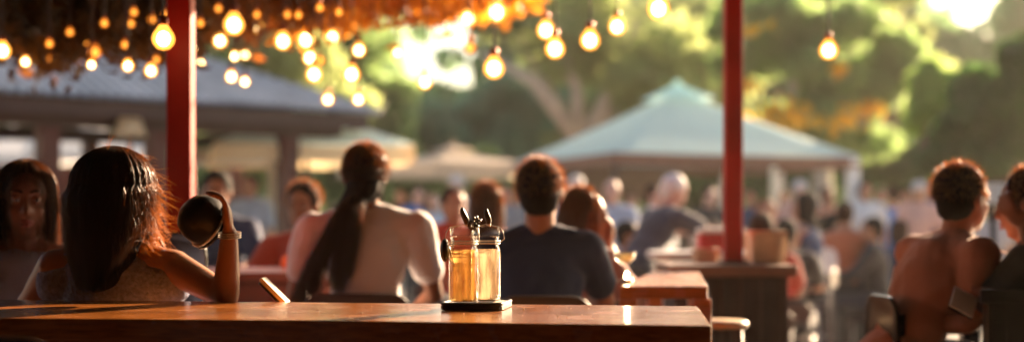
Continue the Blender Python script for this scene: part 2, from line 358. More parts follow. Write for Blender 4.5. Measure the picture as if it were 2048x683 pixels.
# back bar inside the shelter
M_cream = mat('cream_painted_wood', (.66, .58, .45), .6, .15); M_white = mat('white_paint', (.8, .79, .78), .5, .06)
p = at(470, 325, 15.6)
sh = thing('shelf_unit', 'white bar shelf with two levels inside the roofed shelter', 'shelf', (p.x, p.y, 0))
for z_ in (1.88, 1.25):
    bm = bmesh.new(); box(bm, (p.x, p.y, z_), (1.1, .3, .05)); obj('board', bm, M_white, sh)
for dx in (-.52, .52):
    bm = bmesh.new(); box(bm, (p.x+dx, p.y, .925), (.06, .26, 1.85)); obj('leg', bm, M_cream, sh)
for i, (px, w_, h_, lb) in enumerate([(405, .20, .12, 'small cream box at the left end of the bar shelf'), (452, .26, .17, 'wide cream box in the middle of the bar shelf'), (497, .2, .2, 'tall cream box right of the middle of the bar shelf'), (530, .2, .26, 'tallest cream box at the right end of the bar shelf')]):
    q = at(px, 320, 15.6); bm = bmesh.new(); box(bm, (q.x, q.y, 1.906+h_/2), (w_, .18, h_)); tag(obj('storage_box', bm, M_cream, bevel=.01), lb, 'box', 'cream boxes on the bar shelf')
for i, (px, col, lb) in enumerate([(495, (.75, .8, .85), 'white fridge under the bar shelf'), ]):
    q = at(px, 400, 15.5); fr = thing('fridge', lb, 'fridge', (q.x, q.y, 0))
    bm = bmesh.new(); box(bm, (q.x+.05, q.y+.55, .75), (.4, .45, 1.5)); obj('body', bm, M_white, fr, bevel=.02)
    bm = bmesh.new(); box(bm, (q.x+.05, q.y+.30, .8), (.36, .03, 1.3)); d_ = obj('door', bm, M_white, fr, bevel=.01)
    bm = bmesh.new(); box(bm, (q.x+.19, q.y+.27, .9), (.02, .03, .4)); obj('handle', bm, M_fascia, d_)
q = at(548, 400, 15.0); col_ = thing('column', 'cream square column beside the right end of the bar shelf', 'column', (q.x, q.y, 0))
bm = bmesh.new(); box(bm, (q.x, q.y, .98), (.11, .11, 1.72)); obj('shaft', bm, M_cream, col_, bevel=.01)
bm = bmesh.new(); box(bm, (q.x, q.y, .06), (.17, .17, .12)); box(bm, (q.x, q.y, 1.88), (.17, .17, .08)); obj('cap', bm, M_cream, col_, bevel=.01)

# ------------------------------------------------------------------ canopies
def fabric(name, col, tc): return mat(name, col, .7, .06, 2, transl=.5, tcol=tc, bump=.15, bscale=3)
M_teal = fabric('pale_teal_canvas', (.66, .88, .84), (.78, 1.0, .95)); M_beige = fabric('beige_canvas', (.62, .55, .46), (.75, .62, .45)); M_creamc = fabric('cream_canvas', (.8, .68, .48), (.95, .7, .4))
M_wvin = fabric('white_canvas', (.75, .77, .8), (.8, .8, .8))
def canopy(t, c, a, th, zE, zT, mtop, mval, hval, capr=.22, name='canopy', sag=.04):
    """square pyramidal canvas roof, vent cap and valance; side a, rotated th, centre c"""
    ca, sa = math.cos(th), math.sin(th)
    def W(u, v, z): return (c[0]+u*ca-v*sa, c[1]+u*sa+v*ca, z)
    N = 14
    def pyr(bm, half, z0, z1, sagk):
        for k in range(4):
            g = {}
            for i in range(N+1):
                f = i/N
                for j in range(N+1):
                    s = -1+2*j/N; hf = half*(1-f)
                    u, v = s*hf, -hf
                    z = z0+(z1-z0)*f-sagk*math.sin(math.pi*f)*(1-.4*abs(s))-sagk*.25*(1-s*s)*(1-f)
                    for _ in range(k): u, v = -v, u
                    g[i, j] = bm.verts.new(W(u, v, z))
            for i in range(N):
                for j in range(N): bm.faces.new((g[i, j], g[i, j+1], g[i+1, j+1], g[i+1, j]))
        bmesh.ops.remove_doubles(bm, verts=bm.verts, dist=1e-4)
        return bm
    h = a/2; bm = pyr(bmesh.new(), h, zE, zT, sag); o = obj('canopy', bm, mtop, t, True)
    bm = pyr(bmesh.new(), h*capr, zT-(zT-zE)*capr*.80+.04, zT+.10, .02); obj('vent_cap', bm, mtop, t, True)
    bm = bmesh.new(); ell(bm, W(0, 0, zT+.10), (.05, .05, .03)); obj('finial', bm, mtop, t, True)
    bm = bmesh.new()
    for k in range(4):
        prev = None
        for j in range(25):
            s = -1+2*j/24; u, v = s*(h-.005), -(h-.005)
            for _ in range(k): u, v = -v, u
            dz = .02*math.sin(j*1.3)*.5; sg = -sag*.25*(1-s*s)
            q = (bm.verts.new(W(u, v, zE-.005+sg)), bm.verts.new(W(u*1.01, v*1.01, zE-hval+dz*.6)))
            if prev: bm.faces.new((prev[0], q[0], q[1], prev[1]))
            prev = q
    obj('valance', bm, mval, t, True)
    return W
D = 17.0; sc_ = F/D
B = at(1225, 308, 16.0); th = R(20); a = 3.25; ca, sa = math.cos(th), math.sin(th)
cc = (B.x+a/2*ca-a/2*sa, B.y+a/2*sa+a/2*ca); zE = 2.02; zT = 2.90
pav = thing('canopy_shelter', 'large pale teal peaked canopy on white posts over the crowd', 'canopy', (cc[0], cc[1], 0))
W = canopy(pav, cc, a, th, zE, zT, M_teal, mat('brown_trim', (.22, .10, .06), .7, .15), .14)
hh = a/2-.06
for (u, v, m_) in [(hh, -hh, M_white), (hh, hh, M_white), (hh, .2, M_white), (-hh, hh, M_fascia), (-hh, -hh, M_fascia)]:
    bm = bmesh.new(); x, y, _ = W(u, v, 0); box(bm, (x, y, 1.0), (.13 if m_ is M_white else .06,)*2+(2.0,), th); obj('post', bm, m_, pav, bevel=.01)
bm = bmesh.new()
for s in (-1, 1):
    x, y, _ = W(0, s*hh, 0); box(bm, (x, y, zE-.08), (a-.2, .08, .12), th)
    x, y, _ = W(s*hh, 0, 0); box(bm, (x, y, zE-.0805), (.08, a-.2, .12), th)
obj('beam', bm, mat('brown_beam', (.15, .07, .045), .6, .2), pav)
bm = bmesh.new(); x, y, _ = W(-.4, hh-.1, 0); box(bm, (x, y, 1.72), (2.2, .04, .38), th); obj('back_panel', bm, mat('brown_panel', (.14, .08, .05), .7, .25), pav)
# umbrella behind the ponytail
def umbrella(label, px, d, a, zE, zT, mt, mv, hv, rz):
    c = at(px, HOR, d); t = thing('market_umbrella', label, 'umbrella', (c.x, c.y, 0), 'canopies around the yard')
    canopy(t, (c.x, c.y), a, R(rz), zE, zT, mt, mv, hv)
    bm = bmesh.new(); cone(bm, (c.x, c.y, 0), .03, (c.x, c.y, zT+.05), .03, 12); obj('pole', bm, M_fascia, t, True)
    bm = bmesh.new(); lathe(bm, [(.28, 0), (.28, .06), (.08, .12), (.05, .3)], (c.x, c.y, .003), 20); obj('base', bm, M_fascia, t, True)
    bm = bmesh.new()
    for k in range(4):
        an = R(rz)+math.pi/4+k*math.pi/2; e = Vector((c.x+math.cos(an)*a*.69, c.y+math.sin(an)*a*.69, zE-.01)); cone(bm, (c.x, c.y, zT-.02), .012, e, .012, 6)
    obj('rib', bm, M_fascia, t)
umbrella('small pale teal umbrella with deep cream valance behind the ponytailed woman', 612, 14.8, 1.95, 2.0, 2.5, M_teal, M_creamc, .18, 14)
umbrella('low beige umbrella between the small teal umbrella and the big teal canopy', 905, 20, 2.3, 2.02, 2.22, M_beige, M_beige, .16, 40)
umbrella('pale tent roof seen between the left posts of the corrugated shelter', 185, 21, 1.9, 2.28, 2.6, M_wvin, M_wvin, .12, 20)
umbrella('white tent roof at the far left seen through the shelter', 25, 22, 1.8, 2.25, 2.6, M_wvin, M_wvin, .12, 35)

# ------------------------------------------------------------------ red posts and added overhead roof
M_red = mat('glossy_red_paint', (.38, .010, .006), .5, .25, 5, spec=.25, bump=.15, bscale=14)
def redpost(label, px, d, w_, z0):
    p = at(px, HOR, d); t = thing('red_post', label, 'post', (p.x, p.y, z0), 'red posts')
    bm = bmesh.new(); box(bm, (p.x, p.y, (z0+2.70)/2), (w_, w_, 2.70-z0)); obj('shaft', bm, M_red, t, bevel=.008)
    bm = bmesh.new(); box(bm, (p.x, p.y, z0+.006), (w_+.05, w_+.05, .012)); obj('foot_plate', bm, M_fascia, t)
redpost('thick red square post behind the woman in the grey top', 362, 5.0, .086, 0)
redpost('thin dark red post standing on the bar counter in front of the teal canopy', 1466, 6.5, .082, 1.055)
M_under = mat('dark_roof_boards', (.05, .03, .025), .8, .3, 5)
rf = thing('unseen_shade_roof', 'unseen boarded roof on the two red posts, added to darken the foreground', 'roof', (0, 3, 2.7))  # unseen roof added over the near area to keep it dark
bm = bmesh.new(); box(bm, (1.7, 1.2, 2.86), (12.0, 11.4, .06)); obj('deck', bm, M_under, rf)
bm = bmesh.new()
for y in (-3, -.5, 2, 4.6, 6.82): box(bm, (1.7, y, 2.765), (11.9, .09, .12))
obj('beam', bm, M_under, rf)

M_wallb = mat_wood('dark_wall_boards', (.09, .05, .035), .7, 0, 2, .5)  # unseen walls added around the terrace to block ambient light
bm = bmesh.new(); box(bm, (1.7, -4.4, 1.4), (11.8, .12, 2.8)); tag(obj('ambient_block_wall', bm, M_wallb), 'unseen dark wall added at the rear to block ambient light', 'wall')
bm = bmesh.new(); box(bm, (7.6, .2, 1.4), (.12, 9.0, 2.8)); tag(obj('ambient_block_wall', bm, M_wallb), 'unseen dark wall added at the right to block ambient light', 'wall')
bm = bmesh.new(); box(bm, (-4.25, .2, 1.4), (.12, 9.0, 2.8)); tag(obj('ambient_block_wall', bm, M_wallb), 'unseen dark wall added at the left to block ambient light', 'wall')
# vines hanging from the far edge of the roof
def vines(label, px0, px1, low, n, leaf, d0, d1, size=.045):
    p = at((px0+px1)/2, 60, (d0+d1)/2); t = thing('climbing_vine', label, 'vine', (p.x, p.y, 2.7), 'vines on the terrace roof edge')
    P = []; bm = bmesh.new(); k = 0
    ns = int(n/42)
    for i in range(ns):
        px = rng.uniform(px0, px1); d = rng.uniform(d0, d1); lo = np.interp(px, [q[0] for q in low], [q[1] for q in low])*rng.uniform(.35, 1.12)
        b = at(px, lo, d); tpz = 2.82; b.z = min(b.z, 2.7)
        pts = [Vector((b.x+rng.normal()*.06, b.y, tpz)), Vector((b.x+rng.normal()*.04, b.y+rng.normal()*.04, (tpz+b.z)/2)), b]
        tube(bm, pts, .004, 4)
        f = rng.uniform(0, 1, 42); L = np.array([pts[0].lerp(pts[2], float(q)) for q in f]); P.append(L+rng.normal(size=(42, 3))*.055)
    P = np.concatenate(P); P = P[P[:, 2] < 3]
    quads('foliage', leafquads(P, size, .5), leaf, t); obj('stem', bm, M_bark, t)
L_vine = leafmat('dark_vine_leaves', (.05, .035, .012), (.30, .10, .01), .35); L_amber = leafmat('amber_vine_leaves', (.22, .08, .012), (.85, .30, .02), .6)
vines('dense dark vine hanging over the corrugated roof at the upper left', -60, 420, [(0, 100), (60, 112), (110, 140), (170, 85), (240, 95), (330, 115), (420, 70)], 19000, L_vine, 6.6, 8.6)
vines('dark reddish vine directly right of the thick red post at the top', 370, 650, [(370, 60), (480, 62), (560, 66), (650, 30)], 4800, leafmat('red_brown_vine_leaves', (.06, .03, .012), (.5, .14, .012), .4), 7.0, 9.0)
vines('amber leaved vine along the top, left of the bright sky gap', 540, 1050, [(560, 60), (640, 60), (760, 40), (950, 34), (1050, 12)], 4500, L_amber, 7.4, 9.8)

# ------------------------------------------------------------------ hanging bulbs
M_core = mat_emit('bulb_filament_glow', (1, .66, .28), 11); M_globe = mat_emit('amber_bulb_glass', (1, .36, .045), .8, .35)
M_cored = mat_emit('reflection_core_glow', (1, .36, .05), 1.2); M_globed = mat_emit('reflection_amber_glow', (1, .22, .015), .22, .4)  # dim ones are amber reflections in the foliage, built as glowing bulbs
M_cord = mat('dark_cord', (.05, .02, .015), .6); M_sock = mat('copper_socket', (.30, .07, .03), .4, .1, metal=.6)
def bulb(px, py, r, d, lab, dim=False):
    c = .0417*F*(1/3.62-1/d); dia = max(.036, (2.5*r-c*.75)*d/F); p = at(px, py, d); rr = dia/2
    t = thing('pendant_bulb', lab, 'light bulb', (p.x, p.y, p.z), 'hanging bulbs under the vines')
    bm = bmesh.new(); lathe(bm, [(0, -rr), (rr*.55, -rr*.85), (rr*.9, -rr*.42), (rr, 0), (rr*.88, rr*.45), (rr*.6, rr*.85), (rr*.36, rr*1.25)], p, 20)
    obj('globe', bm, M_globed if dim else M_globe, t, True)
    bm = bmesh.new(); ell(bm, p, (rr*.58, rr*.58, rr*.66)); obj('filament', bm, M_cored if dim else M_core, t, True)
    bm = bmesh.new(); lathe(bm, [(rr*.38, rr*1.2), (rr*.42, rr*1.3), (rr*.42, rr*1.9), (rr*.2, rr*2.1)], p, 14); obj('socket', bm, M_sock, t, True)
    bm = bmesh.new(); tube(bm, [p+Vector((0, 0, rr*2)), Vector((p.x, p.y, 2.83 if d < 6.9 else 2.95))], .004, 6); obj('cord', bm, M_cord, t)
    return t
BULBS = [
(5,102,18,7.0,'amber bulb cut by the left edge of the photo'),
(51,124,13,8.0,'amber bulb lowest near the left edge, second from the edge'),
(99,88,11,8.6,'small bulb-shaped amber reflection high among vines above the left roof','d'),
(103,119,10,8.2,'small bulb-shaped amber reflection just below another at far left','d'),
(183,130,12,8.0,'bright bulb low against the roof under a pale amber reflection'),
(190,105,16,8.6,'pale bulb-shaped amber reflection directly above a bright low bulb over the left roof','d'),
(170,85,10,8.8,'bulb-shaped amber reflection deep in the vines up left of a bulb pair','d'),
(256,132,14,7.8,'amber bulb alone against the grey roof, midway between pair and red post'),
(250,90,8,8.8,'small bulb-shaped amber reflection in vines above a lone bulb on the grey roof','d'),
(302,142,15,7.6,'lowest amber bulb just left of the thick red post'),
(313,120,10,8.8,'faint bulb-shaped amber reflection right above the lowest bulb left of the thick red post','d'),
(327,78,22,4.75,'large amber bulb overlapping the left side of the thick red post'),
(332,30,8,8.6,'small bulb-shaped orange reflection above the large bulb at the thick red post','d'),
(262,48,8,9.2,'bulb-shaped orange reflection in the dark vines left of the thick red post','d'),
(209,47,6,9.2,'tiny bulb-shaped orange reflection high in the dark vines','d'),
(268,25,6,9.4,'tiny faint bulb-shaped reflection near the top edge in the dark vines','d'),
(304,40,7,9.3,'faint brownish bulb-shaped reflection high just left of the thick red post','d'),
(140,65,7,9.3,'faint small bulb-shaped reflection high in vines near the left corner','d'),
(394,98,13,7.8,'amber bulb touching the right side of the thick red post'),
(402,127,9,8.8,'small bulb lowest beside the right side of the thick red post'),
(437,18,10,9.0,'round bulb-shaped orange reflection near the top, right of the thick red post','d'),
(401,47,8,9.2,'dim small bulb-shaped reflection beside the upper right side of the thick red post','d'),
(440,82,17,7.2,'bright bulb down left of the big one right of the thick red post'),
(468,50,22,6.4,'biggest bright bulb in the cluster right of the thick red post'),
(513,52,17,7.4,'bright bulb right of the biggest one in the upper cluster'),
(514,30,10,9.0,'bulb-shaped orange reflection just above a bright bulb in the upper cluster','d'),
(469,113,13,8.4,'left bulb of a touching pair over the roof slope'),
(490,110,13,8.6,'right bulb of a touching pair over the roof slope'),
(463,154,15,7.8,'left bulb of the low pair lying on the roof ridge line'),
(490,164,13,8.2,'right bulb of the low pair lying on the roof ridge line'),
(566,83,19,7.0,'large lone bulb above the middle of the roof slope'),
(575,30,8,9.2,'left one of two small red orange bulb-shaped reflections high above the roof','d'),
(597,31,8,9.2,'right one of two small red orange bulb-shaped reflections high above the roof','d'),
(613,80,20,7.6,'pale large bulb at the top of a column of three'),
(640,16,12,9.0,'bulb-shaped orange reflection near the top edge above the column of three','d'),
(666,8,10,9.0,'bright small bulb cut by the top edge above the column of three'),
(678,25,8,9.3,'small bulb-shaped red orange reflection right below a bulb cut by the top edge','d'),
(620,116,17,7.4,'middle bulb of the column of three'),
(628,149,18,7.0,'bottom bulb of the column of three'),
(641,122,13,8.8,'faint bulb-shaped amber reflection just right of the middle of the column of three','d'),
(665,75,16,7.8,'left bulb of a pair level with the top of the column of three'),
(693,65,15,8.2,'right bulb of a pair level with the top of the column of three'),
(718,101,16,7.8,'bulb directly above another bulb, left of the bright sky gap'),
(703,149,19,7.0,'bright bulb right of the bottom of the column of three'),
(656,199,15,7.8,'lowest left bulb over the tip of the corrugated roof'),
(717,199,15,7.8,'lowest right bulb over the tip of the corrugated roof'),
(795,106,13,8.2,'bulb at the lower left rim of the bright sky gap'),
(853,8,12,8.6,'small bulb cut by the top edge above the bright sky gap'),
(850,164,17,7.4,'lone bulb hanging right below the bright sky gap'),
(936,38,18,7.4,'bright bulb at the upper right of the bright sky gap'),
(910,84,13,8.4,'small bulb at the right rim of the bright sky gap'),
(940,96,16,8.8,'pale bulb-shaped amber reflection just right of a small bulb beside the sky gap','d'),
(993,25,22,7.0,'big pale bulb near the top above the pale tree limb'),
(988,137,22,6.2,'large lone bulb crossing the pale tree limb'),
(1092,61,20,6.8,'upper left bulb of the diagonal pair over the forked tree'),
(1110,98,21,6.4,'lower right bulb of the diagonal pair over the forked tree'),
(1180,81,21,6.4,'bulb on a visible cord between the diagonal pair and the next higher one'),
(1234,54,19,6.8,'bulb on a cord midway between its lower left and higher right neighbours'),
(1317,18,23,6.0,'large bulb highest above the big teal canopy'),
(1657,101,20,6.6,'lone bulb hanging right of the thin red post'),
]
for b_ in BULBS: bulb(b_[0], b_[1], b_[2]*.92, min(b_[3], 6.0+(b_[0]*.13+b_[1]*.7) % .8) if (b_[0] < 320 and b_[3] > 5) or len(b_) > 5 else b_[3], b_[4], len(b_) > 5)
M_w = mat('black_cable', (.02, .015, .015), .5)
for (y, z, lb) in [(6.2, 2.832, 'black cable for the nearest bulbs under the roof'), (8.3, 2.95, 'black cable for the far bulbs beyond the roof edge')]:
    bm = bmesh.new(); tube(bm, [(x, y, z-.0*x) for x in np.linspace(-4, 3.5, 12)], .006, 6); tag(obj('light_cable', bm, M_w), lb, 'cable')

# ------------------------------------------------------------------ tables
M_tab = mat_wood('varnished_orange_wood', (.58, .19, .035), .2, .6, 0, 2.6, .5)
M_tab2 = mat_wood('red_brown_varnished_wood', (.75, .27, .08), .28, .3, 0, 2.2, .5)
M_blk = mat('black_plastic', (.012, .012, .014), .25, .2, coat=.3); M_blkm = mat('black_metal', (.02, .02, .022), .35, .1, metal=.6)
TZ = 1.03
def table(label, poly, z, m, thick=.045, apron=True, group=None, legs=None, inset=.10):
    cx = sum(p[0] for p in poly)/len(poly); cy = sum(p[1] for p in poly)/len(poly)
    t = thing('table', label, 'table', (cx, cy, 0), group)
    bm = prism(bmesh.new(), poly, z-thick, z); obj('tabletop', bm, m, t, bevel=.004)
    ins = [(cx+(x-cx)*(1-inset), cy+(y-cy)*(1-inset)) for x, y in poly]
    if apron:
        bm = bmesh.new(); prism(bm, ins, z-thick-.09, z-thick-.001); obj('apron', bm, m, t)
    for (x, y) in (legs or ins):
        x, y = cx+(x-cx)*.95, cy+(y-cy)*.95
        bm = bmesh.new(); box(bm, (x, y, (z-thick-.004)/2), (.06, .06, z-thick-.004)); obj('leg', bm, m, t, bevel=.004)
    return t
n = M_tab.node_tree.nodes; l = M_tab.node_tree.links; b = n['Principled BSDF']
tc = n.new('ShaderNodeTexCoord'); v1 = n.new('ShaderNodeTexVoronoi'); v1.inputs['Scale'].default_value = 210; l.new(tc.outputs['Object'], v1.inputs['Vector'])
c1 = n.new('ShaderNodeMapRange'); c1.inputs['From Min'].default_value = .12; c1.inputs['From Max'].default_value = .3; c1.inputs['To Min'].default_value = 1; c1.inputs['To Max'].default_value = 0; l.new(v1.outputs['Distance'], c1.inputs[0])
b3 = n.new('ShaderNodeBump'); b3.inputs['Strength'].default_value = .5; b3.inputs['Distance'].default_value = .001; l.new(c1.outputs[0], b3.inputs['Height'])
pb = b.inputs['Normal'].links[0].from_socket; l.new(pb, b3.inputs['Normal']); l.new(b3.outputs[0], b.inputs['Normal']); l.new(b3.outputs[0], b.inputs['Coat Normal'])
table('long varnished wooden table in front with the two jars on it', [(.418, 2.98), (.478, 3.66), (-.743, 3.86), (-1.9, 4.02), (-1.85, 3.28), (-.46, 3.14)], TZ, M_tab, .05)
# router line and end board of the near table
table('smaller red brown wooden table behind the navy shirted man, with a coupe glass', [(.36, 4.76), (.655, 4.76), (.80, 6.1), (.60, 6.1)], TZ, M_tab2, .042, False)
table('dark red wooden table with an orange on it behind the ponytailed woman', [(-1.45, 6.0), (-.72, 6.0), (-.80, 6.75), (-1.5, 6.75)], TZ, mat_wood('dark_red_table_wood', (.20, .04, .02), .4, .3))
table('black table at the lower right corner between the two men', [(1.50, 4.55), (2.3, 4.55), (2.3, 5.35), (1.66, 5.35)], TZ, M_blk)
bm = bmesh.new(); box(bm, (1.97, 4.72, .53), (.66, .02, .88)); obj('added_dark_panel', bm, M_blk, bpy.data.objects[[o.name for o in bpy.data.objects if o.get('label', '').startswith('black table at the lower')][0]])  # added dark sheet closing the bright gap under the table

# ------------------------------------------------------------------ chairs
def chair(label, px, d, yaw, sz, bz, m, w_=.42, group=None, slat=False, x=None):
    p = at(px, HOR, d); x = p.x if x is None else x
    t = thing('chair', label, 'chair', (x, d, 0), group, -R(yaw))
    # local frame: faces +Y, backrest at -Y
    bm = bmesh.new(); box(bm, (0, 0, sz-.015), (w_, w_*.95, .03)); obj('seat', bm, m, t, bevel=.012, local=True)
    bm = bmesh.new(); h = bz-sz-.12; N = 10; r = w_/2; th_ = .02
    # rounded-corner backrest, slightly curved
    zc = bz-h/2; pts = []
    cr = min(.08, h*.45)
    for (cx_, cz_, a0) in ((r-cr, h/2-cr, 0), (-r+cr, h/2-cr, 90), (-r+cr, -h/2+cr, 180), (r-cr, -h/2+cr, 270)):
        for k in range(6):
            an = R(a0+k*18); pts.append((cx_+cr*math.cos(an), cz_+cr*math.sin(an)))
    f1 = [bm.verts.new((u, -w_*.5-.02+.25*u*u, zc+v)) for u, v in pts]; f2 = [bm.verts.new((u, -w_*.5-.02-th_+.25*u*u, zc+v)) for u, v in pts]
    bm.faces.new(f1); bm.faces.new(f2[::-1])
    for i in range(len(pts)): bm.faces.new((f1[i], f2[i], f2[(i+1) % len(pts)], f1[(i+1) % len(pts)]))
    bmesh.ops.recalc_face_normals(bm, faces=bm.faces)
    obj('backrest', bm, m, t, bevel=.006, local=True)
    for sx in (-1, 1):
        bm = bmesh.new(); cone(bm, (sx*(r-.03), -w_*.47, .0), .014, (sx*(r-.03), -w_*.5+.0, bz-.06), .014, 8); obj('leg', bm, m if not slat else m, t, True, local=True)
        bm = bmesh.new(); cone(bm, (sx*(r-.02), w_*.47, .0), .013, (sx*(r-.04), w_*.42, sz-.02), .016, 8); obj('leg', bm, m, t, True, local=True)
    bm = bmesh.new()
    for sx in (-1, 1): cone(bm, (sx*(r-.03), -w_*.46, sz*.4), .009, (sx*(r-.03), w_*.44, sz*.4), .009, 6)
    cone(bm, (-(r-.03), w_*.44, sz*.5), .009, (r-.03, w_*.44, sz*.5), .009, 6)
    obj('stretcher', bm, m, t, True, local=True)
    return t
chair('black chair with rounded back at the lower left corner in front of the table', 95, 2.62, 4, .62, 1.055, M_blk, .40, x=-.93)
chair('glossy black chair whose rounded back shows right of the grey top woman', 345, 4.75, 8, .70, 1.215, M_blk, .36, x=-1.12)
chair('dark brown chair behind the man in the navy shirt', 1088, 5.22, 2, .58, .985, mat('dark_brown_plastic', (.05, .03, .028), .35, .2), .36)
chair('black chair carrying the man in the rust brown shirt', 1800, 5.0, 84, .55, .99, M_blk, .30, x=1.47)
chair('chair under the woman in the white shirt', 725, 5.5, 0, .62, .98, M_fascia, .42)
chair('white metal chair in the middle of the right crowd', 1622, 12.0, -15, .68, 1.02, mat('white_metal', (.6, .55, .58), .45, .1), .30)
for (px, d, yw, lb) in [(1700, 12.6, 20, 'black chair just right of the white metal chair'), (1755, 13.2, -70, 'black chair below the white boxes in the right crowd'), (1668, 14.3, 180, 'black chair behind the white metal chair'), (1790, 14.6, 100, 'black chair left of the man in the rust brown shirt'), (1330, 9.4, 60, 'dark chair below the white haired man'), (1560, 11, 200, 'dark chair behind the bar counter'),(1720, 15.4, 60, 'black chair furthest back under the teal canopy edge')]:
    chair(lb, px, d, yw, .55, .95, M_blkm, .4, 'dark chairs in the crowd')
# dark tables in the right crowd
p = at(1718, HOR, 13.9); table('low dark table with two white boxes in the right crowd', [(p.x-.32, 13.5), (p.x+.32, 13.5), (p.x+.32, 14.1), (p.x-.32, 14.1)], .74, M_blkm, .03)
p = at(1300, HOR, 9); table('dark table beside the white haired man', [(p.x-.25, 8.7), (p.x+.3, 8.7), (p.x+.3, 9.2), (p.x-.25, 9.2)], .86, M_blkm, .03)
for (px, d, s_, lb) in [(1732, 13.7, (.13, .10, .10), 'taller white box on the low dark table'), (1770, 13.75, (.13, .12, .06), 'flat white box at the right end of the low dark table')]:
    p = at(px, HOR, d); t = thing('takeaway_box', lb, 'box', (p.x, d, .74), 'white boxes on the low dark table')
    bm = bmesh.new(); box(bm, (p.x, d, .741+s_[2]/2), s_); obj('body', bm, M_white, t, bevel=.006)
    bm = bmesh.new(); box(bm, (p.x, d, .741+s_[2]+.006), (s_[0]+.015, s_[1]+.015, .012)); obj('lid', bm, M_white, t, bevel=.004)

# bar counter that carries the thin red post
ct = thing('bar_counter', 'dark boarded bar counter with pale top under the thin red post', 'counter', (1.05, 6.6, 0))
bm = bmesh.new(); box(bm, (.98, 6.6, .5), (.50, .5, .996)); obj('body', bm, mat_wood('dark_brown_boards', (.03, .015, .011), .6, 0, 2, .5), ct)
bm = bmesh.new(); box(bm, (.98, 6.6, 1.026), (.57, .6, .05)); obj('top', bm, mat('pale_worn_timber', (.20, .12, .085), .6, .25, 8), ct, bevel=.01)
bm = bmesh.new()
for i in range(6): box(bm, (.76+i*.088, 6.345, .5), (.012, .012, .98))
obj('batten', bm, M_fascia, ct)
st = thing('stool', 'pale round topped stool at the right end of the near table', 'stool', (.84, 5.6, 0))
bm = bmesh.new(); lathe(bm, [(.0, -.02), (.10, -.02), (.11, -.01), (.11, 0), (.10, .008), (0, .01)], (.82, 5.6, .85), 28); obj('seat', bm, mat('pale_varnished_wood', (.6, .42, .25), .4, .15), st, True)
for k in range(4):
    an = R(45+90*k); bm = bmesh.new(); cone(bm, (.82+.15*math.cos(an), 5.6+.15*math.sin(an), 0), .012, (.82+.09*math.cos(an), 5.6+.09*math.sin(an), .83), .014, 8); obj('leg', bm, M_fascia, st, True)
bm = bmesh.new(); bmesh.ops.create_circle(bm, segments=24, radius=.128, matrix=Matrix.Translation((.82, 5.6, .3))); 
pts = [v.co.copy() for v in bm.verts]; bm.free(); bm = bmesh.new(); tube(bm, pts+[pts[0]], .008, 6); obj('foot_ring', bm, M_fascia, st, True)

def basket(label, px, d, z, w_, dp, h, m):
    p = at(px, HOR, d); t = thing('wicker_basket', label, 'basket', (p.x, d, z), 'pale baskets on the bar counter')
    bm = bmesh.new()
    for k in range(7):
        zz = z+.004+h*k/7; f = .86+.14*k/7
        for (cx_, cy_, sx, sy) in ((0, -dp/2, w_, .008), (0, dp/2, w_, .008), (-w_/2, 0, .008, dp), (w_/2, 0, .008, dp)):
            box(bm, (p.x+cx_*f, d+cy_*f, zz+h/16), (sx*f+.004, sy*f if sx > .01 else sy*f-.01, h/8.2))
    obj('weave', bm, m, t)
    bm = bmesh.new(); box(bm, (p.x, d, z+.006), (w_*.84, dp*.84, .008)); obj('bottom', bm, m, t)
    bm = bmesh.new()
    for i in range(9):
        for sy in (-1, 1): box(bm, (p.x-w_/2+w_*i/8, d+sy*(dp/2+.007), z+h/2), (.008, .006, h))
    obj('stake', bm, m, t)
    bm = bmesh.new(); tube(bm, [(p.x-w_/2, d-dp/2, z+h), (p.x+w_/2, d-dp/2, z+h), (p.x+w_/2, d+dp/2, z+h), (p.x-w_/2, d+dp/2, z+h), (p.x-w_/2, d-dp/2, z+h)], .009, 6); obj('rim', bm, m, t, True)
M_wick = mat('pale_wicker', (.62, .52, .42), .7, .2, 20)
basket('pale wicker basket right of the thin red post on the counter', 1532, 6.6, 1.052, .15, .2, .145, M_wick)
basket('small pale wicker basket left of the thin red post on the counter', 1412, 6.7, 1.052, .10, .14, .06, M_wick)
p = at(1432, HOR, 8.2); t = thing('cool_box', 'bright red box behind the thin red post', 'box', (p.x, 8.2, .95))
bm = bmesh.new(); box(bm, (p.x, 8.2, 1.125), (.20, .16, .10)); obj('body', bm, mat('bright_red_plastic', (.55, .02, .02), .4, .1), t, bevel=.01)
bm = bmesh.new(); box(bm, (p.x, 8.2, 1.19), (.21, .17, .025)); obj('lid', bm, M_white, t, bevel=.006)
t = thing('trestle', 'white panelled trestle behind the thin red post', 'trestle', (p.x, 8.2, 0))
bm = bmesh.new(); box(bm, (p.x-.02, 8.3, 1.05), (.7, .42, .04)); obj('top', bm, M_white, t, bevel=.006)
for sx in (-.3, .28):
    for sy in (-.15, .15): bm = bmesh.new(); box(bm, (p.x+sx, 8.3+sy, .514), (.05, .05, 1.028)); obj('leg', bm, M_white, t)
bm = bmesh.new(); box(bm, (p.x-.02, 8.3, .8), (.56, .02, .4)); obj('panel', bm, M_white, t)

# menu board at right
p = at(1988, 386, 9); t = thing('signboard', 'small pale blue board above the heads at the right edge', 'sign', (p.x, 9, 0))
bm = bmesh.new(); box(bm, p, (.12, .02, .13)); obj('board', bm, mat('pale_blue_board', (.55, .7, .78), .5, .08), t, bevel=.003)
bm = bmesh.new(); box(bm, (p.x, 9.02, p.z/2), (.03, .02, p.z)); obj('post', bm, M_blkm, t)

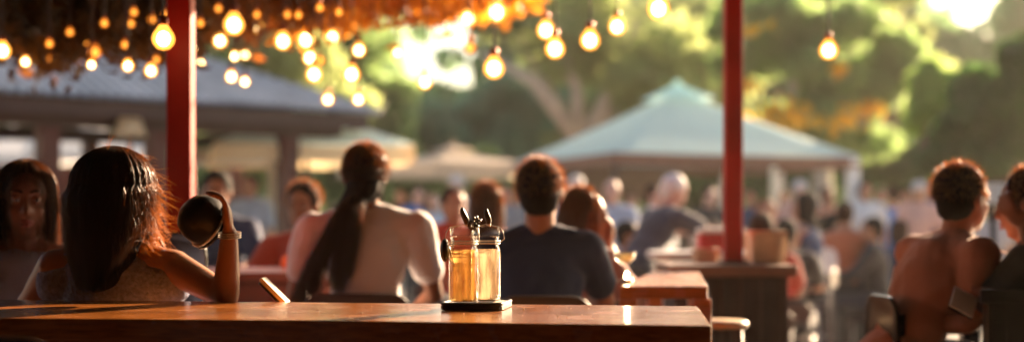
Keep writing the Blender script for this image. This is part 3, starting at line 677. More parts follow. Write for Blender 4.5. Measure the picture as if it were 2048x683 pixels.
# ------------------------------------------------------------------ jars and caddy
M_jar = mat_thin('clear_jar_glass')
M_amb = liquid('amber_liquid', (1.0, .85, .54), (1, .70, .32), .45); M_gry = liquid('smoky_liquid', (.82, .72, .58), (.7, .56, .4), .4)
M_steel = mat('worn_steel', (.8, .74, .66), .42, .15, 20, metal=1); M_slate = mat('black_slate', (.02, .02, .02), .35, .3, 30, bump=.3, bscale=40)
tx, ty = (954-1024)/F*3.56, 3.56
tr = thing('serving_tray', 'black tray with pale right edge under the two jars', 'tray', (tx, ty, TZ))
bm = bmesh.new()
def rrect(cx, cy, w_, h_, r, rz=0):
    pts = []
    for (sx, sy, a0) in ((1, 1, 0), (-1, 1, 90), (-1, -1, 180), (1, -1, 270)):
        for k in range(5):
            an = R(a0+k*22.5); x = sx*(w_/2-r)+r*math.cos(an); y = sy*(h_/2-r)+r*math.sin(an)
            pts.append((cx+x*math.cos(rz)-y*math.sin(rz), cy+x*math.sin(rz)+y*math.cos(rz)))
    return pts
prism(bm, rrect(tx, ty, .155, .20, .025, R(-8)), TZ+.001, TZ+.013); obj('base', bm, M_slate, tr, bevel=.003)
bm = bmesh.new(); pp = rrect(tx, ty, .150, .195, .025, R(-8)); tube(bm, [(x, y, TZ+.016) for x, y in pp]+[(pp[0][0], pp[0][1], TZ+.016)], .004, 8); obj('rim', bm, M_slate, tr, True)
bm = bmesh.new(); prism(bm, rrect(tx+.062, ty+.025, .034, .10, .008, R(-8)), TZ+.0135, TZ+.0165); obj('metal_plate', bm, M_steel, tr)
def jar(label, px, d, liq, lidrot, extra=False):
    c = at(px, HOR, d); z = TZ+.0145; c.z = z
    t = thing('glass_jar', label, 'jar', c, 'jars on the black tray')
    o_ = [(0, 0), (.032, 0), (.0365, .003), (.038, .008), (.038, .125), (.0365, .135), (.033, .142), (.033, .158), (.0345, .16), (.0345, .166)]
    i_ = [(.032, .166), (.031, .158), (.031, .142), (.0345, .134), (.0358, .124), (.0358, .01), (.033, .006), (0, .006)]
    bm = bmesh.new(); lathe(bm, o_+i_, c, 48); obj('glass', bm, M_jar, t, True)
    bm = bmesh.new(); lathe(bm, [(0, .0065), (.0325, .0068), (.0353, .011), (.0353, .126), (.0340, .133), (0, .133)], c, 48); obj('drink', bm, liq, t, True)
    # wire band and clamp
    bm = bmesh.new()
    for zz in (.147, .1535):
        ring = [c+Vector((.0345*math.cos(a_), .0345*math.sin(a_), zz)) for a_ in np.linspace(0, 2*math.pi, 29)]; tube(bm, ring, .0016, 6)
    obj('wire_band', bm, M_steel, t, True)
    # thick clear glass lid
    bm = bmesh.new(); lathe(bm, [(0, .168), (.0335, .168), (.035, .171), (.035, .186), (.033, .190), (.012, .191), (0, .191)], c, 40); l_ = obj('lid', bm, M_jar, t, True)
    bm = bmesh.new(); s = -1 if lidrot else 1
    tube(bm, [c+Vector((s*.035, 0, .150)), c+Vector((s*.046, -.006, .158)), c+Vector((s*.044, -.004, .176)), c+Vector((s*.036, 0, .188)), c+Vector((0, 0, .196)), c+Vector((-s*.036, 0, .186)), c+Vector((-s*.038, 0, .150))], .0010, 6)
    if extra: tube(bm, [c+Vector((-.037, -.006, .148)), c+Vector((-.040, -.010, .118)), c+Vector((-.022, -.0345, .096)), c+Vector((-.037, -.014, .145))], .0015, 6)
    obj('clasp', bm, M_steel, t, True)
    # embossed panel
    bm = bmesh.new()
    for k in range(14):
        a_ = R(215+k*7); 
        for q in range(4): 
            if (k*7+q*3) % 5 < 3: ell(bm, c+Vector((.0381*math.cos(a_), .0381*math.sin(a_), .04+q*.018+(k % 3)*.003)), (.0016, .0016, .004), sub=1)
    obj('embossing', bm, M_jar, t, True)
    return c
cl = jar('front mason jar of amber drink with clear lid', 928, 3.52, M_amb, True, True)
cr_ = jar('rear mason jar of smoky drink, right of the amber one', 972, 3.60, M_gry, False)
# black swing lid hanging on the left jar
bm = bmesh.new(); c = cl+Vector((-.047, 0, .132)); ell(bm, c, (.012, .027, .029), sub=3); tag(obj('stopper', bm, mat('black_rubber', (.01, .01, .01), .45, .1), None, True), 'black round stopper hanging at the left of the amber jar', 'stopper')
# utensils standing between the lids
def utensil(name, label, base, tip, w0, w1, m, cat, fork=False):
    t = thing(name, label, cat, base, 'utensils on the jar lids')
    bm = bmesh.new(); base = Vector(base); tip = Vector(tip); v = tip-base
    N = 10; pts = [base+v*(i/N)+Vector((.002*math.sin(i*.6), 0, 0)) for i in range(N+1)]
    rad = [w0+(w1-w0)*math.sin(math.pi*(i/N)**.9)**.8 for i in range(N)]+[.0012]
    tube(bm, pts, rad, 10); obj('handle', bm, m, t, True)
    bm = bmesh.new(); tube(bm, [pts[0]+Vector((0, 0, -.001)), pts[0]+Vector((.004, 0, .012))], [.006, .003], 8); obj('collar', bm, M_steel, t, True)
M_hand = mat('dark_brass', (.10, .075, .05), .28, .4, 30, metal=.8)
zl = TZ+.0145+.192
utensil('steel_tongs', 'dark leaf shaped handle standing on the lid of the amber jar', (cl.x+.006, cl.y+.004, zl), (cl.x-.004, cl.y, zl+.046), .003, .008, M_hand, 'utensil')
utensil('steel_tongs', 'dark leaf shaped handle standing on the lid of the smoky jar', (cr_.x+.006, cr_.y-.004, zl), (cr_.x+.002, cr_.y-.004, zl+.044), .003, .0075, M_hand, 'utensil')
t = thing('herb_sprig', 'knobbly dark sprig lying between the two jar lids', 'garnish', (cl.x+.03, cl.y, zl))
bm = bmesh.new(); rs = random.Random(3)
for i in range(46):
    f = rs.random(); p = Vector((cl.x+.010+.030*f+rs.uniform(-.004, .004), cl.y+.004+rs.uniform(-.008, .008), zl+.002+rs.uniform(-.012, .022)*(1-abs(f-.5)*1.0)))
    ell(bm, p, (rs.uniform(.0025, .005),)*2+(rs.uniform(.003, .007),), sub=1)
obj('bud', bm, M_hand, t, True)
bm = bmesh.new(); tube(bm, [(cl.x+.005, cl.y, zl+.003), (cl.x+.022, cl.y+.003, zl+.015), (cl.x+.040, cl.y, zl+.006)], .0015, 6); obj('stem', bm, M_bark, t)

bm = bmesh.new(); rs = random.Random(5); crumbs = []
for i in range(26):
    fx = rs.uniform(-.55, .38); fy = rs.uniform(3.25, 3.62)-.1*fx; w__ = rs.uniform(.0012, .003)
    bm = bmesh.new(); ell(bm, (fx, fy, TZ+w__*.5), (w__, w__*rs.uniform(.6, 1.6), w__*.6), sub=1); tag(obj('crumb', bm, M_wick), 'tiny pale crumb lying on the varnished near table', 'crumb', 'crumbs on the near table')
# leaning white-edged phone on the near table
ph = at(553, 577, 3.95); t = thing('menu_card', 'thin pale menu leaning behind the table near the white shirt', 'menu', (ph.x, ph.y, TZ))
bm = bmesh.new(); box(bm, (ph.x, 3.92, ph.z-.004), (.012, .07, .098), ry=R(-45)); obj('card', bm, mat('pale_card', (.75, .66, .5), .4, .1), t, bevel=.004)
bm = bmesh.new(); box(bm, (ph.x-.007, 3.92, ph.z-.012), (.004, .066, .09), ry=R(-45)); obj('dark_cover', bm, M_blk, t, bevel=.001)
# glass and candle on the red-brown table
c = at(1249, 535, 5.1); c.z = TZ; c.x = .405
t = thing('coupe_glass', 'shallow stemmed glass of pale drink on the red brown table', 'glass', c)
bm = bmesh.new(); lathe(bm, [(0, .001), (.03, .002), (.028, .005), (.004, .009), (.0035, .055), (.012, .062), (.034, .080), (.040, .108), (.0385, .108), (.032, .082), (.0, .066)], c, 32); obj('bowl', bm, M_jar, t, True)
bm = bmesh.new(); lathe(bm, [(0, .067), (.0315, .083), (.037, .100), (0, .100)], c, 32); obj('drink', bm, mat('creamy_drink', (.85, .7, .4), .3, .1, transl=.4), t, True)
c = at(1252, 556, 4.95); c.z = TZ; c.x = .40; t = thing('tea_light', 'bright lit tea light in front of the coupe glass', 'candle', c)
bm = bmesh.new(); lathe(bm, [(0, .001), (.018, .001), (.02, .018), (0, .017)], c, 20); obj('cup', bm, M_steel, t, True)
bm = bmesh.new(); ell(bm, c+Vector((0, 0, .028)), (.007, .007, .013)); obj('flame', bm, mat_emit('candle_flame', (1, .75, .4), 40), t, True)
# orange
c = at(577, 536, 6.3); c.z = TZ+.036; t = thing('orange_fruit', 'single glossy orange on the dark red table', 'orange', c)
bm = bmesh.new(); ell(bm, c, (.036, .036, .034), sub=3); obj('peel', bm, mat('orange_peel', (.9, .22, .02), .35, .1, bump=.2, bscale=200, transl=.2), t, True)
bm = bmesh.new(); ell(bm, c+Vector((0, 0, .034)), (.004, .004, .002), sub=1); obj('stem', bm, M_bark, t)
# cup, fork and menu on the black table
c = at(1968, 556, 5.15); c.z = TZ; t = thing('paper_cup', 'white rimmed cup in a wire holder before the man at the right edge', 'cup', c)
bm = bmesh.new(); lathe(bm, [(.024, .003), (.034, .095), (.032, .095), (.022, .006), (0, .006)], c, 28); obj('cup', bm, M_white, t, True)
bm = bmesh.new(); rr = .034
for k in range(12):
    a_ = R(30*k); tube(bm, [c+Vector((.027*math.cos(a_), .027*math.sin(a_), .002)), c+Vector((.0345*math.cos(a_+.3), .0345*math.sin(a_+.3), .062))], .0012, 5)
for zz, rr in ((.004, .028), (.032, .0315), (.062, .035)): tube(bm, [c+Vector((rr*math.cos(a_), rr*math.sin(a_), zz)) for a_ in np.linspace(0, 2*math.pi, 25)], .0015, 5)
obj('wire_holder', bm, M_steel, t, True)
c = at(1925, 606, 4.62); t = thing('menu_booklet', 'open white booklet held low by the man in rust brown', 'menu', c)
bm = bmesh.new(); box(bm, c, (.085, .11, .004), rz=R(-8), rx=R(38), ry=R(28)); obj('cover', bm, M_blk, t)
bm = bmesh.new(); box(bm, c+Vector((.0025, -.0035, .006)), (.081, .104, .005), rz=R(-8), rx=R(38), ry=R(28)); obj('page', bm, M_white, t)
c = at(2015, 506, 4.9); t = thing('fork', 'slim silver fork held up at the right edge', 'fork', c)
bm = bmesh.new(); tube(bm, [c+Vector((-.05, 0, .02)), c+Vector((.03, 0, -.01)), c+Vector((.08, 0, -.035))], [.0035, .003, .004], 8); obj('handle', bm, M_steel, t, True)
bm = bmesh.new()
for k in range(4): tube(bm, [c+Vector((-.05, -.006+.004*k, .02)), c+Vector((-.085, -.006+.004*k, .032))], .0012, 5)
obj('tine', bm, M_steel, t, True)

# ------------------------------------------------------------------ people
SK = {'tan': mat('tan_skin', (.42, .20, .12), .45, .12, 12, spec=.4), 'brown': mat('brown_skin', (.30, .13, .075), .42, .12, 12, spec=.4), 'pink': mat('pink_skin', (.58, .33, .25), .5, .1, 12), 'deep': mat('deep_skin', (.18, .08, .05), .42, .12, 12)}
def hairmat(name, col, tc): 
    return mat(name, col, .8, .4, 30, spec=.15)
HR = {'black': hairmat('black_hair', (.012, .009, .008), (.30, .08, .015)), 'brown': hairmat('dark_brown_hair', (.04, .018, .01), (.55, .18, .04)), 'white': mat('white_hair', (.7, .66, .64), .6, .1), 'red': hairmat('auburn_hair', (.16, .045, .015), (.7, .22, .04)), 'grey': mat('grey_hair', (.3, .28, .27), .6, .2)}
STR = {'black': mat('black_hair_strands', (.010, .006, .004), .34, .4, 60, transl=.27, tcol=(1, .46, .11), spec=.5), 'brown': mat('brown_hair_strands', (.06, .025, .012), .3, .4, 60, transl=.28, tcol=(1, .5, .14), spec=.6)}
M_fly = mat('sunlit_loose_hair', (.10, .04, .015), .35, .3, 60, transl=.55, tcol=(1, .5, .12))
M_eye = mat('eye_white', (.38, .33, .30), .25, .05); M_iris = mat('dark_iris', (.02, .01, .008), .1, .1); M_lip = mat('lips', (.35, .09, .07), .4, .1)
def cloth(name, col, var=.12, bump=.25, bscale=120, **k): return mat(name, col, .85, var, 6, bump=bump, bscale=bscale, sheen=.15, **k)
def hand(bm, W_, D_, N_, k=1.0, curl=.6, spread=1.0, side=1):
    D_ = D_.normalized(); N_ = (N_-D_*N_.dot(D_)).normalized(); S = D_.cross(N_).normalized()*side
    M3 = Matrix((S, D_, N_)).transposed()
    ell(bm, W_+D_*.045*k, (.040*k, .052*k, .016*k), M3)
    for i, (off, ln_) in enumerate(((-.030, .068), (-.010, .078), (.010, .073), (.028, .056))):
        b = W_+D_*.085*k+S*off*k*spread
        d1 = (D_*math.cos(curl*.6)+N_*math.sin(curl*.6)); d2 = (D_*math.cos(curl*1.5)+N_*math.sin(curl*1.5)); d3 = (D_*math.cos(curl*2.2)+N_*math.sin(curl*2.2))
        p1 = b+d1*ln_*.45*k; p2 = p1+d2*ln_*.32*k; p3 = p2+d3*ln_*.25*k
        r = .0088*k
        cap(bm, W_+D_*.05*k+S*off*.8*k, r*1.05, b, r*1.05, 1); cap(bm, b, r, p1, r*.95, 1); cap(bm, p1, r*.95, p2, r*.88, 1); cap(bm, p2, r*.88, p3, r*.75, 1)
    tb = W_+D_*.022*k-S*.028*k; t1 = tb+(D_*.6-S*.65+N_*.45).normalized()*.042*k; t2 = t1+(D_*.85-S*.1+N_*.55).normalized()*.034*k
    cap(bm, tb, .014*k, t1, .0105*k, 1); cap(bm, t1, .0105*k, t2, .0085*k, 1)
def strands(path_fn, n, segs, rad):
    V = []; Fc = []; b = 0
    for i in range(n):
        pts = path_fn(i)
        if pts is None: continue
        pts = np.array(pts); m = len(pts); tg = np.gradient(pts, axis=0); tg /= np.linalg.norm(tg, axis=1, keepdims=True)+1e-9
        a = rng.normal(size=3); s1 = np.cross(tg, a); s1 /= np.linalg.norm(s1, axis=1, keepdims=True)+1e-9; s2 = np.cross(tg, s1)
        r = rad*rng.uniform(.7, 1.4)*np.linspace(1, .25, m)[:, None]
        for k in range(3): V.append(pts+r*(math.cos(k*2.094)*s1+math.sin(k*2.094)*s2))
        for k in range(3):
            k2 = (k+1) % 3
            for j in range(m-1): Fc.append((b+k*m+j, b+k2*m+j, b+k2*m+j+1, b+k*m+j+1))
        b += 3*m
    me = bpy.data.meshes.new('strands'); me.from_pydata(np.concatenate(V).tolist(), [], Fc)
    me.polygons.foreach_set('use_smooth', [True]*len(me.polygons)); return me

SEATED = []
def person(label, px, top, d, yaw, seated=True, k=1.0, lean=0, side=0, head=None, nod=0, arms=(None, None), skin='tan', hair='black', style='short', shirt=None, sleeve='short', pants=None,
           vox=.02, shw=.175, group=None, stature=None, near=False, collar=False, nstr=0, fem=False, hl=.2, standz=None):
    yaw = R(yaw); hy = yaw if head is None else R(head)
    tp = at(px, top, d)
    if not seated and standz is None: k = tp.z/1.74
    f = Vector((math.sin(yaw), math.cos(yaw), 0)); r = Vector((math.cos(yaw), -math.sin(yaw), 0))
    hf = Vector((math.sin(hy), math.cos(hy), 0)); hr = Vector((math.cos(hy), -math.sin(hy), 0)); hu = UP*1
    if nod: hf2 = hf*math.cos(R(nod))-UP*math.sin(R(nod)); hu = UP*math.cos(R(nod))+hf*math.sin(R(nod)); hf = hf2
    H3 = Matrix((hr, hf, hu)).transposed()
    hc = tp-hu*.125*k
    u = (UP*math.cos(R(lean))*math.cos(R(side))+f*math.sin(R(lean))+r*math.sin(R(side))).normalized()
    nb = hc-UP*.148*k-f*(.01+.0012*lean)*k-r*.0*k
    T = .50*k; pel = nb-u*T
    if seated: sz = pel.z-.09
    else: pel = Vector((pel.x, pel.y, .93*k)) if standz is None else pel
    fu = (u.cross(r)*-1); tf = r.cross(u)*-1
    tf = (f-u*f.dot(u)).normalized(); B3 = Matrix((r, tf, u)).transposed()
    root = thing('person', label, 'person', (pel.x, pel.y, 0), group)
    if seated: SEATED.append((label, pel.copy(), math.degrees(yaw)))
    W_ = 1.0 if not fem else .92
    sh = [nb-u*.055*k+r*s*shw*k for s in (-1, 1)]
    def torso(bm, g, tank=False):
        e = lambda c, rr: ell(bm, c, tuple(q*k+g for q in rr), B3)
        e(pel+u*.02*k, (.165, .115, .11)); e(pel+u*.16*k, (.138*W_, .10, .13)); e(pel+u*.33*k, (.158*W_, .112, .16))
        e(pel+u*.40*k, (.155*W_, .10, .10))
        if fem:
            for s in (-1, 1): e(pel+u*.33*k+tf*.085*k+r*s*.07*k, (.062, .055, .06))
        for s in (0, 1):
            if tank: cap(bm, nb-u*.09*k, .06*k+g, nb.lerp(sh[s], .93)-u*.055*k, .052*k+g); cap(bm, nb-u*.05*k, .045*k+g, nb.lerp(sh[s], .82)-u*.0*k, .030*k+g)
            else: cap(bm, nb-u*.05*k, .06*k+g, sh[s], .052*k+g); cap(bm, nb-u*.005*k, .045*k+g, sh[s]+u*.012*k, .035*k+g)
    # arms
    J = []
    for i, s in enumerate((-1, 1)):
        a = arms[i]
        if a is None: a = 'down'
        S0 = sh[i]
        if a == 'down': E = S0-UP*.27*k+r*s*.05*k-f*.02*k; Hn = E-UP*.23*k+f*.08*k; D_ = (Hn-E); N_ = -r*s
        elif a == 'table': E = S0-UP*.20*k+f*.17*k+r*s*.07*k; Hn = E+f*.22*k-UP*.02*k-r*s*.10*k; D_ = (Hn-E); N_ = -UP
        elif a == 'lap': E = S0-UP*.26*k+f*.03*k+r*s*.07*k; Hn = E+f*.21*k-UP*.06*k-r*s*.06*k; D_ = (Hn-E); N_ = -UP
        elif a == 'face': E = S0-UP*.19*k+f*.18*k-r*s*.0*k; Hn = hc+hf*.085*k-hu*.13*k+r*s*.03*k; D_ = (hu+hf*.2); N_ = -hf-r*s*.3
        elif a == 'reach': E = S0-UP*.10*k+f*.24*k+r*s*.04*k; Hn = E+f*.24*k+UP*.0; D_ = (Hn-E); N_ = -UP
        else:
            E, Hn = Vector(a[0]), Vector(a[1]); D_ = Vector(a[2]) if len(a) > 2 else Hn-E; N_ = Vector(a[3]) if len(a) > 3 else -UP
        J.append((S0, E, Hn, D_, N_, a))
    hipw = .09*k
    L = []
    for s in (-1, 1):
        hip = pel+r*s*hipw
        if seated: kn = hip+f*.40*k+r*s*.05*k; kn.z = max(.5, hip.z-.0); ft = kn+f*.02; ft.z = .07
        else: 
            kn = hip+r*s*.03*k+f*.04*s*k; kn.z = .50*k; ft = kn-f*.03*k+r*s*.01*k; ft.z = .07
        L.append((hip, kn, ft))
    bm = bmesh.new(); torso(bm, 0)
    cap(bm, nb-UP*.02*k, .058*k, hc-hu*.05*k-hf*.015*k, .054*k)
    # head
    ell(bm, hc+hu*.03*k-hf*.008*k, (.076*k, .094*k, .088*k), H3, 3); ell(bm, hc-hu*.035*k+hf*.018*k, (.062*k, .074*k, .082*k), H3, 3); ell(bm, hc-hu*.095*k+hf*.05*k, (.03*k, .03*k, .022*k), H3)
    ell(bm, hc+hu*.032*k+hf*.072*k, (.05*k, .016*k, .012*k), H3); cap(bm, hc+hu*.008*k+hf*.088*k, .008*k, hc-hu*.030*k+hf*.104*k, .0125*k)
    for s in (-1, 1):
        ell(bm, hc-hu*.028*k+hf*.092*k+hr*s*.013*k, (.009*k, .01*k, .008*k), H3, 1)
        ell(bm, hc-hu*.005*k-hf*.008*k+hr*s*.078*k, (.011*k, .019*k, .032*k), H3); ell(bm, hc-hu*.03*k+hf*.062*k+hr*s*.034*k, (.022*k, .02*k, .022*k), H3)
    ell(bm, hc-hu*.058*k+hf*.082*k, (.024*k, .014*k, .013*k), H3)
    for i, (S0, E, Hn, D_, N_, a) in enumerate(J):
        cap(bm, S0, .050*k, S0.lerp(E, .5), .044*k); cap(bm, S0.lerp(E, .5), .044*k, E, .035*k); cap(bm, E, .037*k, E.lerp(Hn, .35), .036*k); cap(bm, E.lerp(Hn, .35), .036*k, Hn, .024*k)
        if vox < .015: hand(bm, Hn, D_, N_, k*.95, .75, 1.0, 1 if i else -1)
        else:
            hand(bm, Hn, D_, N_, k*1.05, .5, 1.5, 1 if i else -1)
    for hip, kn, ft in L:
        cap(bm, hip, .085*k, kn, .056*k); cap(bm, kn, .056*k, kn.lerp(ft, .35), .054*k); cap(bm, kn.lerp(ft, .35), .054*k, ft, .036*k)
        cap(bm, ft-UP*.03, .032*k, ft+f*.15*k-UP*.035, .026*k)
    link('body', remesh(bm, vox, 4 if vox < .015 else 2), SK[skin], root)
    # shirt
    if shirt:
        g = .014 if vox < .015 else .02
        bm = bmesh.new(); torso(bm, g, sleeve == 'none')
        if collar: cone(bm, nb-u*.02*k, .078*k, nb+u*.035*k, .066*k, 20)
        for i, (S0, E, Hn, D_, N_, a) in enumerate(J):
            if sleeve == 'none': continue
            if sleeve == 'short': cap(bm, S0, .058*k+g, S0.lerp(E, .62), .052*k+g)
            else: cap(bm, S0, .058*k+g, E, .040*k+g); cap(bm, E, .040*k+g, E.lerp(Hn, .9), .030*k+g)
        if sleeve == 'none':
            pass
        link('shirt', remesh(bm, vox, 3, amp=.006 if near else 0, freq=16), shirt, root)
    pants = pants or MATS['dark_trousers']
    bm = bmesh.new(); g = .012 if vox < .015 else .018
    ell(bm, pel, (.168*k+g, .12*k+g, .10*k+g), B3)
    for hip, kn, ft in L: cap(bm, hip, .088*k+g, kn, .06*k+g); cap(bm, kn, .06*k+g, ft+UP*.03, .045*k+g)
    link('trousers', remesh(bm, max(vox, .014), 2), pants, root)
    for hip, kn, ft in L:
        bm = bmesh.new(); cap(bm, ft-UP*.025, .042*k, ft+f*.16*k-UP*.035, .033*k); cone(bm, ft-UP*.03, .044*k, ft+UP*.03, .042*k); box(bm, ft+f*.06*k-UP*.062, (.08*k, .24*k, .015), -yaw)
        link('shoe', remesh(bm, .012, 2), MATS['dark_shoe'], root)
    # face details
    if near:
        for s in (-1, 1):
            bm = bmesh.new(); c = hc+hu*.010*k+hf*.0775*k+hr*s*.031*k; ell(bm, c, (.0122*k,)*3, H3, 3); e_ = obj('eye', bm, M_eye, root, True)
            bm = bmesh.new(); ell(bm, c+hf*.0072*k, (.0064*k, .006*k, .0064*k), H3, 2); obj('iris', bm, M_iris, e_, True)
            bm = bmesh.new(); ell(bm, c+hu*.0065*k, (.0165*k, .0136*k, .0080*k), H3, 2); ell(bm, c-hu*.0095*k-hf*.001*k, (.0155*k, .0128*k, .0065*k), H3, 2); obj('eyelid', bm, SK[skin], root, True)
            bm = bmesh.new(); cc_ = hc+hu*.034*k+hf*.083*k
            tube(bm, [cc_+hr*s*.012*k+hf*.005*k, cc_+hr*s*.028*k+hu*.004*k+hf*.001*k, cc_+hr*s*.048*k-hu*.002*k-hf*.014*k], [.0035*k, .004*k, .0015*k], 6); obj('eyebrow', bm, HR['black'], root, True)
        bm = bmesh.new(); cc_ = hc-hu*.062*k+hf*.0935*k
        tube(bm, [cc_-hr*.024*k-hf*.012*k, cc_-hr*.010*k+hu*.003*k, cc_+hr*.010*k+hu*.003*k, cc_+hr*.024*k-hf*.012*k], [.002*k, .005*k, .005*k, .002*k], 8)
        tube(bm, [cc_-hr*.020*k-hf*.010*k-hu*.008*k, cc_-hu*.010*k+hf*.001*k, cc_+hr*.020*k-hf*.010*k-hu*.008*k], [.002*k, .006*k, .002*k], 8); obj('lips', bm, M_lip, root, True)
    # hair
    if style != 'bald':
        bm = bmesh.new(); A = hc+hu*.034*k-hf*.022*k
        ell(bm, A, (.086*k, .098*k, .098*k), H3, 3)
        if style in ('short', 'cap'):
            ell(bm, hc-hf*.045*k-hu*.02*k, (.074*k, .058*k, .07*k), H3)
        if style == 'bob' or style == 'long' or style == 'big':
            ln_ = {'bob': .17, 'long': .30, 'big': .23}[style]*k; wd = {'bob': .088, 'long': .095, 'big': .122}[style]*k
            ell(bm, hc-hf*.03*k-hu*.02*k, (wd, .085*k, .12*k), H3)
            for q in range(6):
                t_ = q/5; ww = wd*(1.0-(.50 if style == 'big' else .28)*t_*t_); c_ = hc-hf*(.045+.02*t_)*k-UP*(.04*k+ln_*t_*.82); c_ = c_-f*(.035*t_)*k
                ell(bm, c_, (ww, .052*k, .06*k), B3)
            for s in (-1, 1): ell(bm, hc+hr*s*.076*k-hf*.005*k-hu*.045*k, (.022*k, .05*k, .09*k), H3)
        if style == 'big':
            ell(bm, A+hr*.004, (.112*k, .108*k, .104*k), H3, 3)
        if style == 'bun':
            ell(bm, hc-hf*.03*k-hu*.01*k, (.08*k, .075*k, .08*k), H3); ell(bm, hc-hf*.12*k+hu*.06*k, (.042*k,)*3, H3)
        if style == 'tail':
            ell(bm, hc-hf*.04*k-hu*.02*k, (.082*k, .065*k, .095*k), H3)
            prev = hc-hf*.09*k-hu*.03*k
            for q in range(4):
                nx = prev-UP*.045*k-hr*.030*k-f*.010*k; cap(bm, prev, (.060-.006*q)*k, nx, (.054-.006*q)*k); prev = nx
        link('hair', remesh(bm, vox if vox >= .015 else .008, 2, amp=0), HR[hair], root)
        if nstr:
            sm = STR[hair if hair in STR else 'brown']
            if style in ('short',):
                def pf(i):
                    v = rng.normal(size=3); v /= np.linalg.norm(v)
                    if v[2] < -.35 or (v[1] > .55 and v[2] < .6): return None
                    p0 = np.array(A)+np.array(hr)*v[0]*.085*k+np.array(hf)*v[1]*.097*k+np.array(hu)*v[2]*.097*k
                    n_ = np.array(hr)*v[0]+np.array(hf)*v[1]+np.array(hu)*v[2]; tan = rng.normal(size=3)*.35+np.array(hf)*.4-np.array((0, 0, .4))
                    dd = n_*.6+tan; dd /= np.linalg.norm(dd)
                    return [p0+dd*.018*t_*k - np.array((0, 0, .002))*t_*t_ for t_ in (0, .5, 1)]
                me = strands(pf, nstr, 3, .0007)
            else:
                wd = {'bob': 1.0, 'long': 1.08, 'big': 1.32, 'tail': .98}[style]; ln_ = {'bob': .20, 'long': .32, 'big': .25, 'tail': .0}[style]*k
                hrn, hfn, hun = np.array(hr), np.array(hf), np.array(hu); An = np.array(A); fn = np.array(f)
                def pf(i):
                    th_ = rng.uniform(0, 2*math.pi); sx, sy = math.cos(th_), math.sin(th_)
                    if sy > .45: 
                        if style == 'tail' or rng.random() < .9: return None
                    R1 = .0885*k*wd*rng.uniform(.97, 1.045); pts = []; cl_ = .0012*math.sin(th_*31)+rng.normal()*.0018
                    R1 += cl_; fr = rng.uniform(0, 1); st_ = rng.uniform(.05, .5)
                    for j in range(6):
                        ph_ = st_+(math.pi/2-st_)*j/5*1.0
                        pts.append(An+hrn*sx*math.sin(ph_)*R1+hfn*sy*math.sin(ph_)*(R1*1.08 if wd < 1.2 else R1*.98)+hun*math.cos(ph_)*.102*k*(1+(wd-1)*.25))
                    e = pts[-1]; L_ = ln_*rng.uniform(.82, 1.05)*(1-(.62*max(0, sx)**1.5 if style == 'big' else 0))+.05*k; wv = rng.normal(size=2)*(.011 if style == 'big' else .006)
                    for j in range(1, 8):
                        q = j/7; inn = 1-(.40 if style == 'big' else .2)*q*q*(1 if sx < .5 or style != 'big' else .5) if sy < .3 else 1
                        base_ = An+ (e-An)*inn; p_ = base_-np.array((0, 0, 1))*(L_*q+.0)+hrn*wv[0]*math.sin(q*5+fr*6)+fn*wv[1]-fn*.045*k*q
                        pts.append(p_)
                    return pts
                me = strands(pf, nstr, 13, .0007)
            link('hair_strands', me, sm, root)
            if style in ('short', 'tail', 'bob'):
                hrn, hfn, hun = np.array(hr), np.array(hf), np.array(hu)
                def gf(i):
                    v = rng.normal(size=3); v /= np.linalg.norm(v)
                    if v[2] < -.25 or v[1] > .5: return None
                    nn = hrn*v[0]+hfn*v[1]+hun*v[2]; p0 = np.array(A)+hrn*v[0]*.088*k+hfn*v[1]*.1*k+hun*v[2]*.1*k; dd = nn+rng.normal(size=3)*.5; dd /= np.linalg.norm(dd)
                    return [p0+dd*q*.02*k for q in (0, .5, 1)]
                link('flyaway_hair', strands(gf, 1300, 3, .0007), M_fly, root)
            # loose flyaways
            if style in ('big', 'long'):
                hrn, hfn, hun = np.array(hr), np.array(hf), np.array(hu)
                def ff(i):
                    th_ = rng.uniform(-1.2, 1.7); p0 = np.array(A)+hrn*math.cos(th_)*.105*k*wd*.85+hun*math.sin(th_)*.1*k+hfn*rng.uniform(-.05, .05)
                    p0 = p0-hun*rng.uniform(0, .17)*max(0, math.cos(th_)); dd = rng.normal(size=3)*.55+hrn*.45-hun*.7; dd /= np.linalg.norm(dd); c2 = rng.normal(size=3)*.02; L_ = rng.uniform(.02, .08)
                    return [p0+dd*L_*q+c2*q*q-np.array((0, 0, .012))*q*q for q in np.linspace(0, 1, 5)]
                link('flyaway_hair', strands(ff, 1100 if style == 'big' else 350, 5, .0008), M_fly, root)
    if style == 'cap':
        bm = bmesh.new(); ell(bm, hc+hu*.055*k-hf*.01*k, (.092*k, .106*k, .078*k), H3, 3); ell(bm, hc+hu*.05*k+hf*.10*k, (.07*k, .07*k, .008*k), H3); link('cap', remesh(bm, .012, 2), MATS.get('pale_cap'), root)
    return dict(root=root, hc=hc, nb=nb, pel=pel, sh=sh, J=J, f=f, r=r, hr=hr, hf=hf, hu=hu, k=k)
cloth('dark_trousers', (.025, .028, .04)); mat('dark_shoe', (.03, .025, .02), .5, .2); cloth('pale_cap', (.6, .55, .52))
S_knit = mat('grey_knit', (.30, .33, .54), .9, .3, 90, bump=1.0, bscale=170, sheen=.2)
S_white = cloth('off_white_cotton', (.9, .87, .90), .06, 1.0, 11); S_navy = cloth('navy_cotton', (.02, .045, .13), .12, 1.0, 12); S_black = cloth('black_cotton', (.02, .018, .02))
S_rust = cloth('rust_brown_cotton', (.46, .20, .13), .12, 1.0, 12); S_red = cloth('red_cotton', (.45, .05, .025)); S_orange = cloth('orange_cotton', (.50, .13, .05)); S_blue = cloth('blue_cotton', (.03, .17, .5))
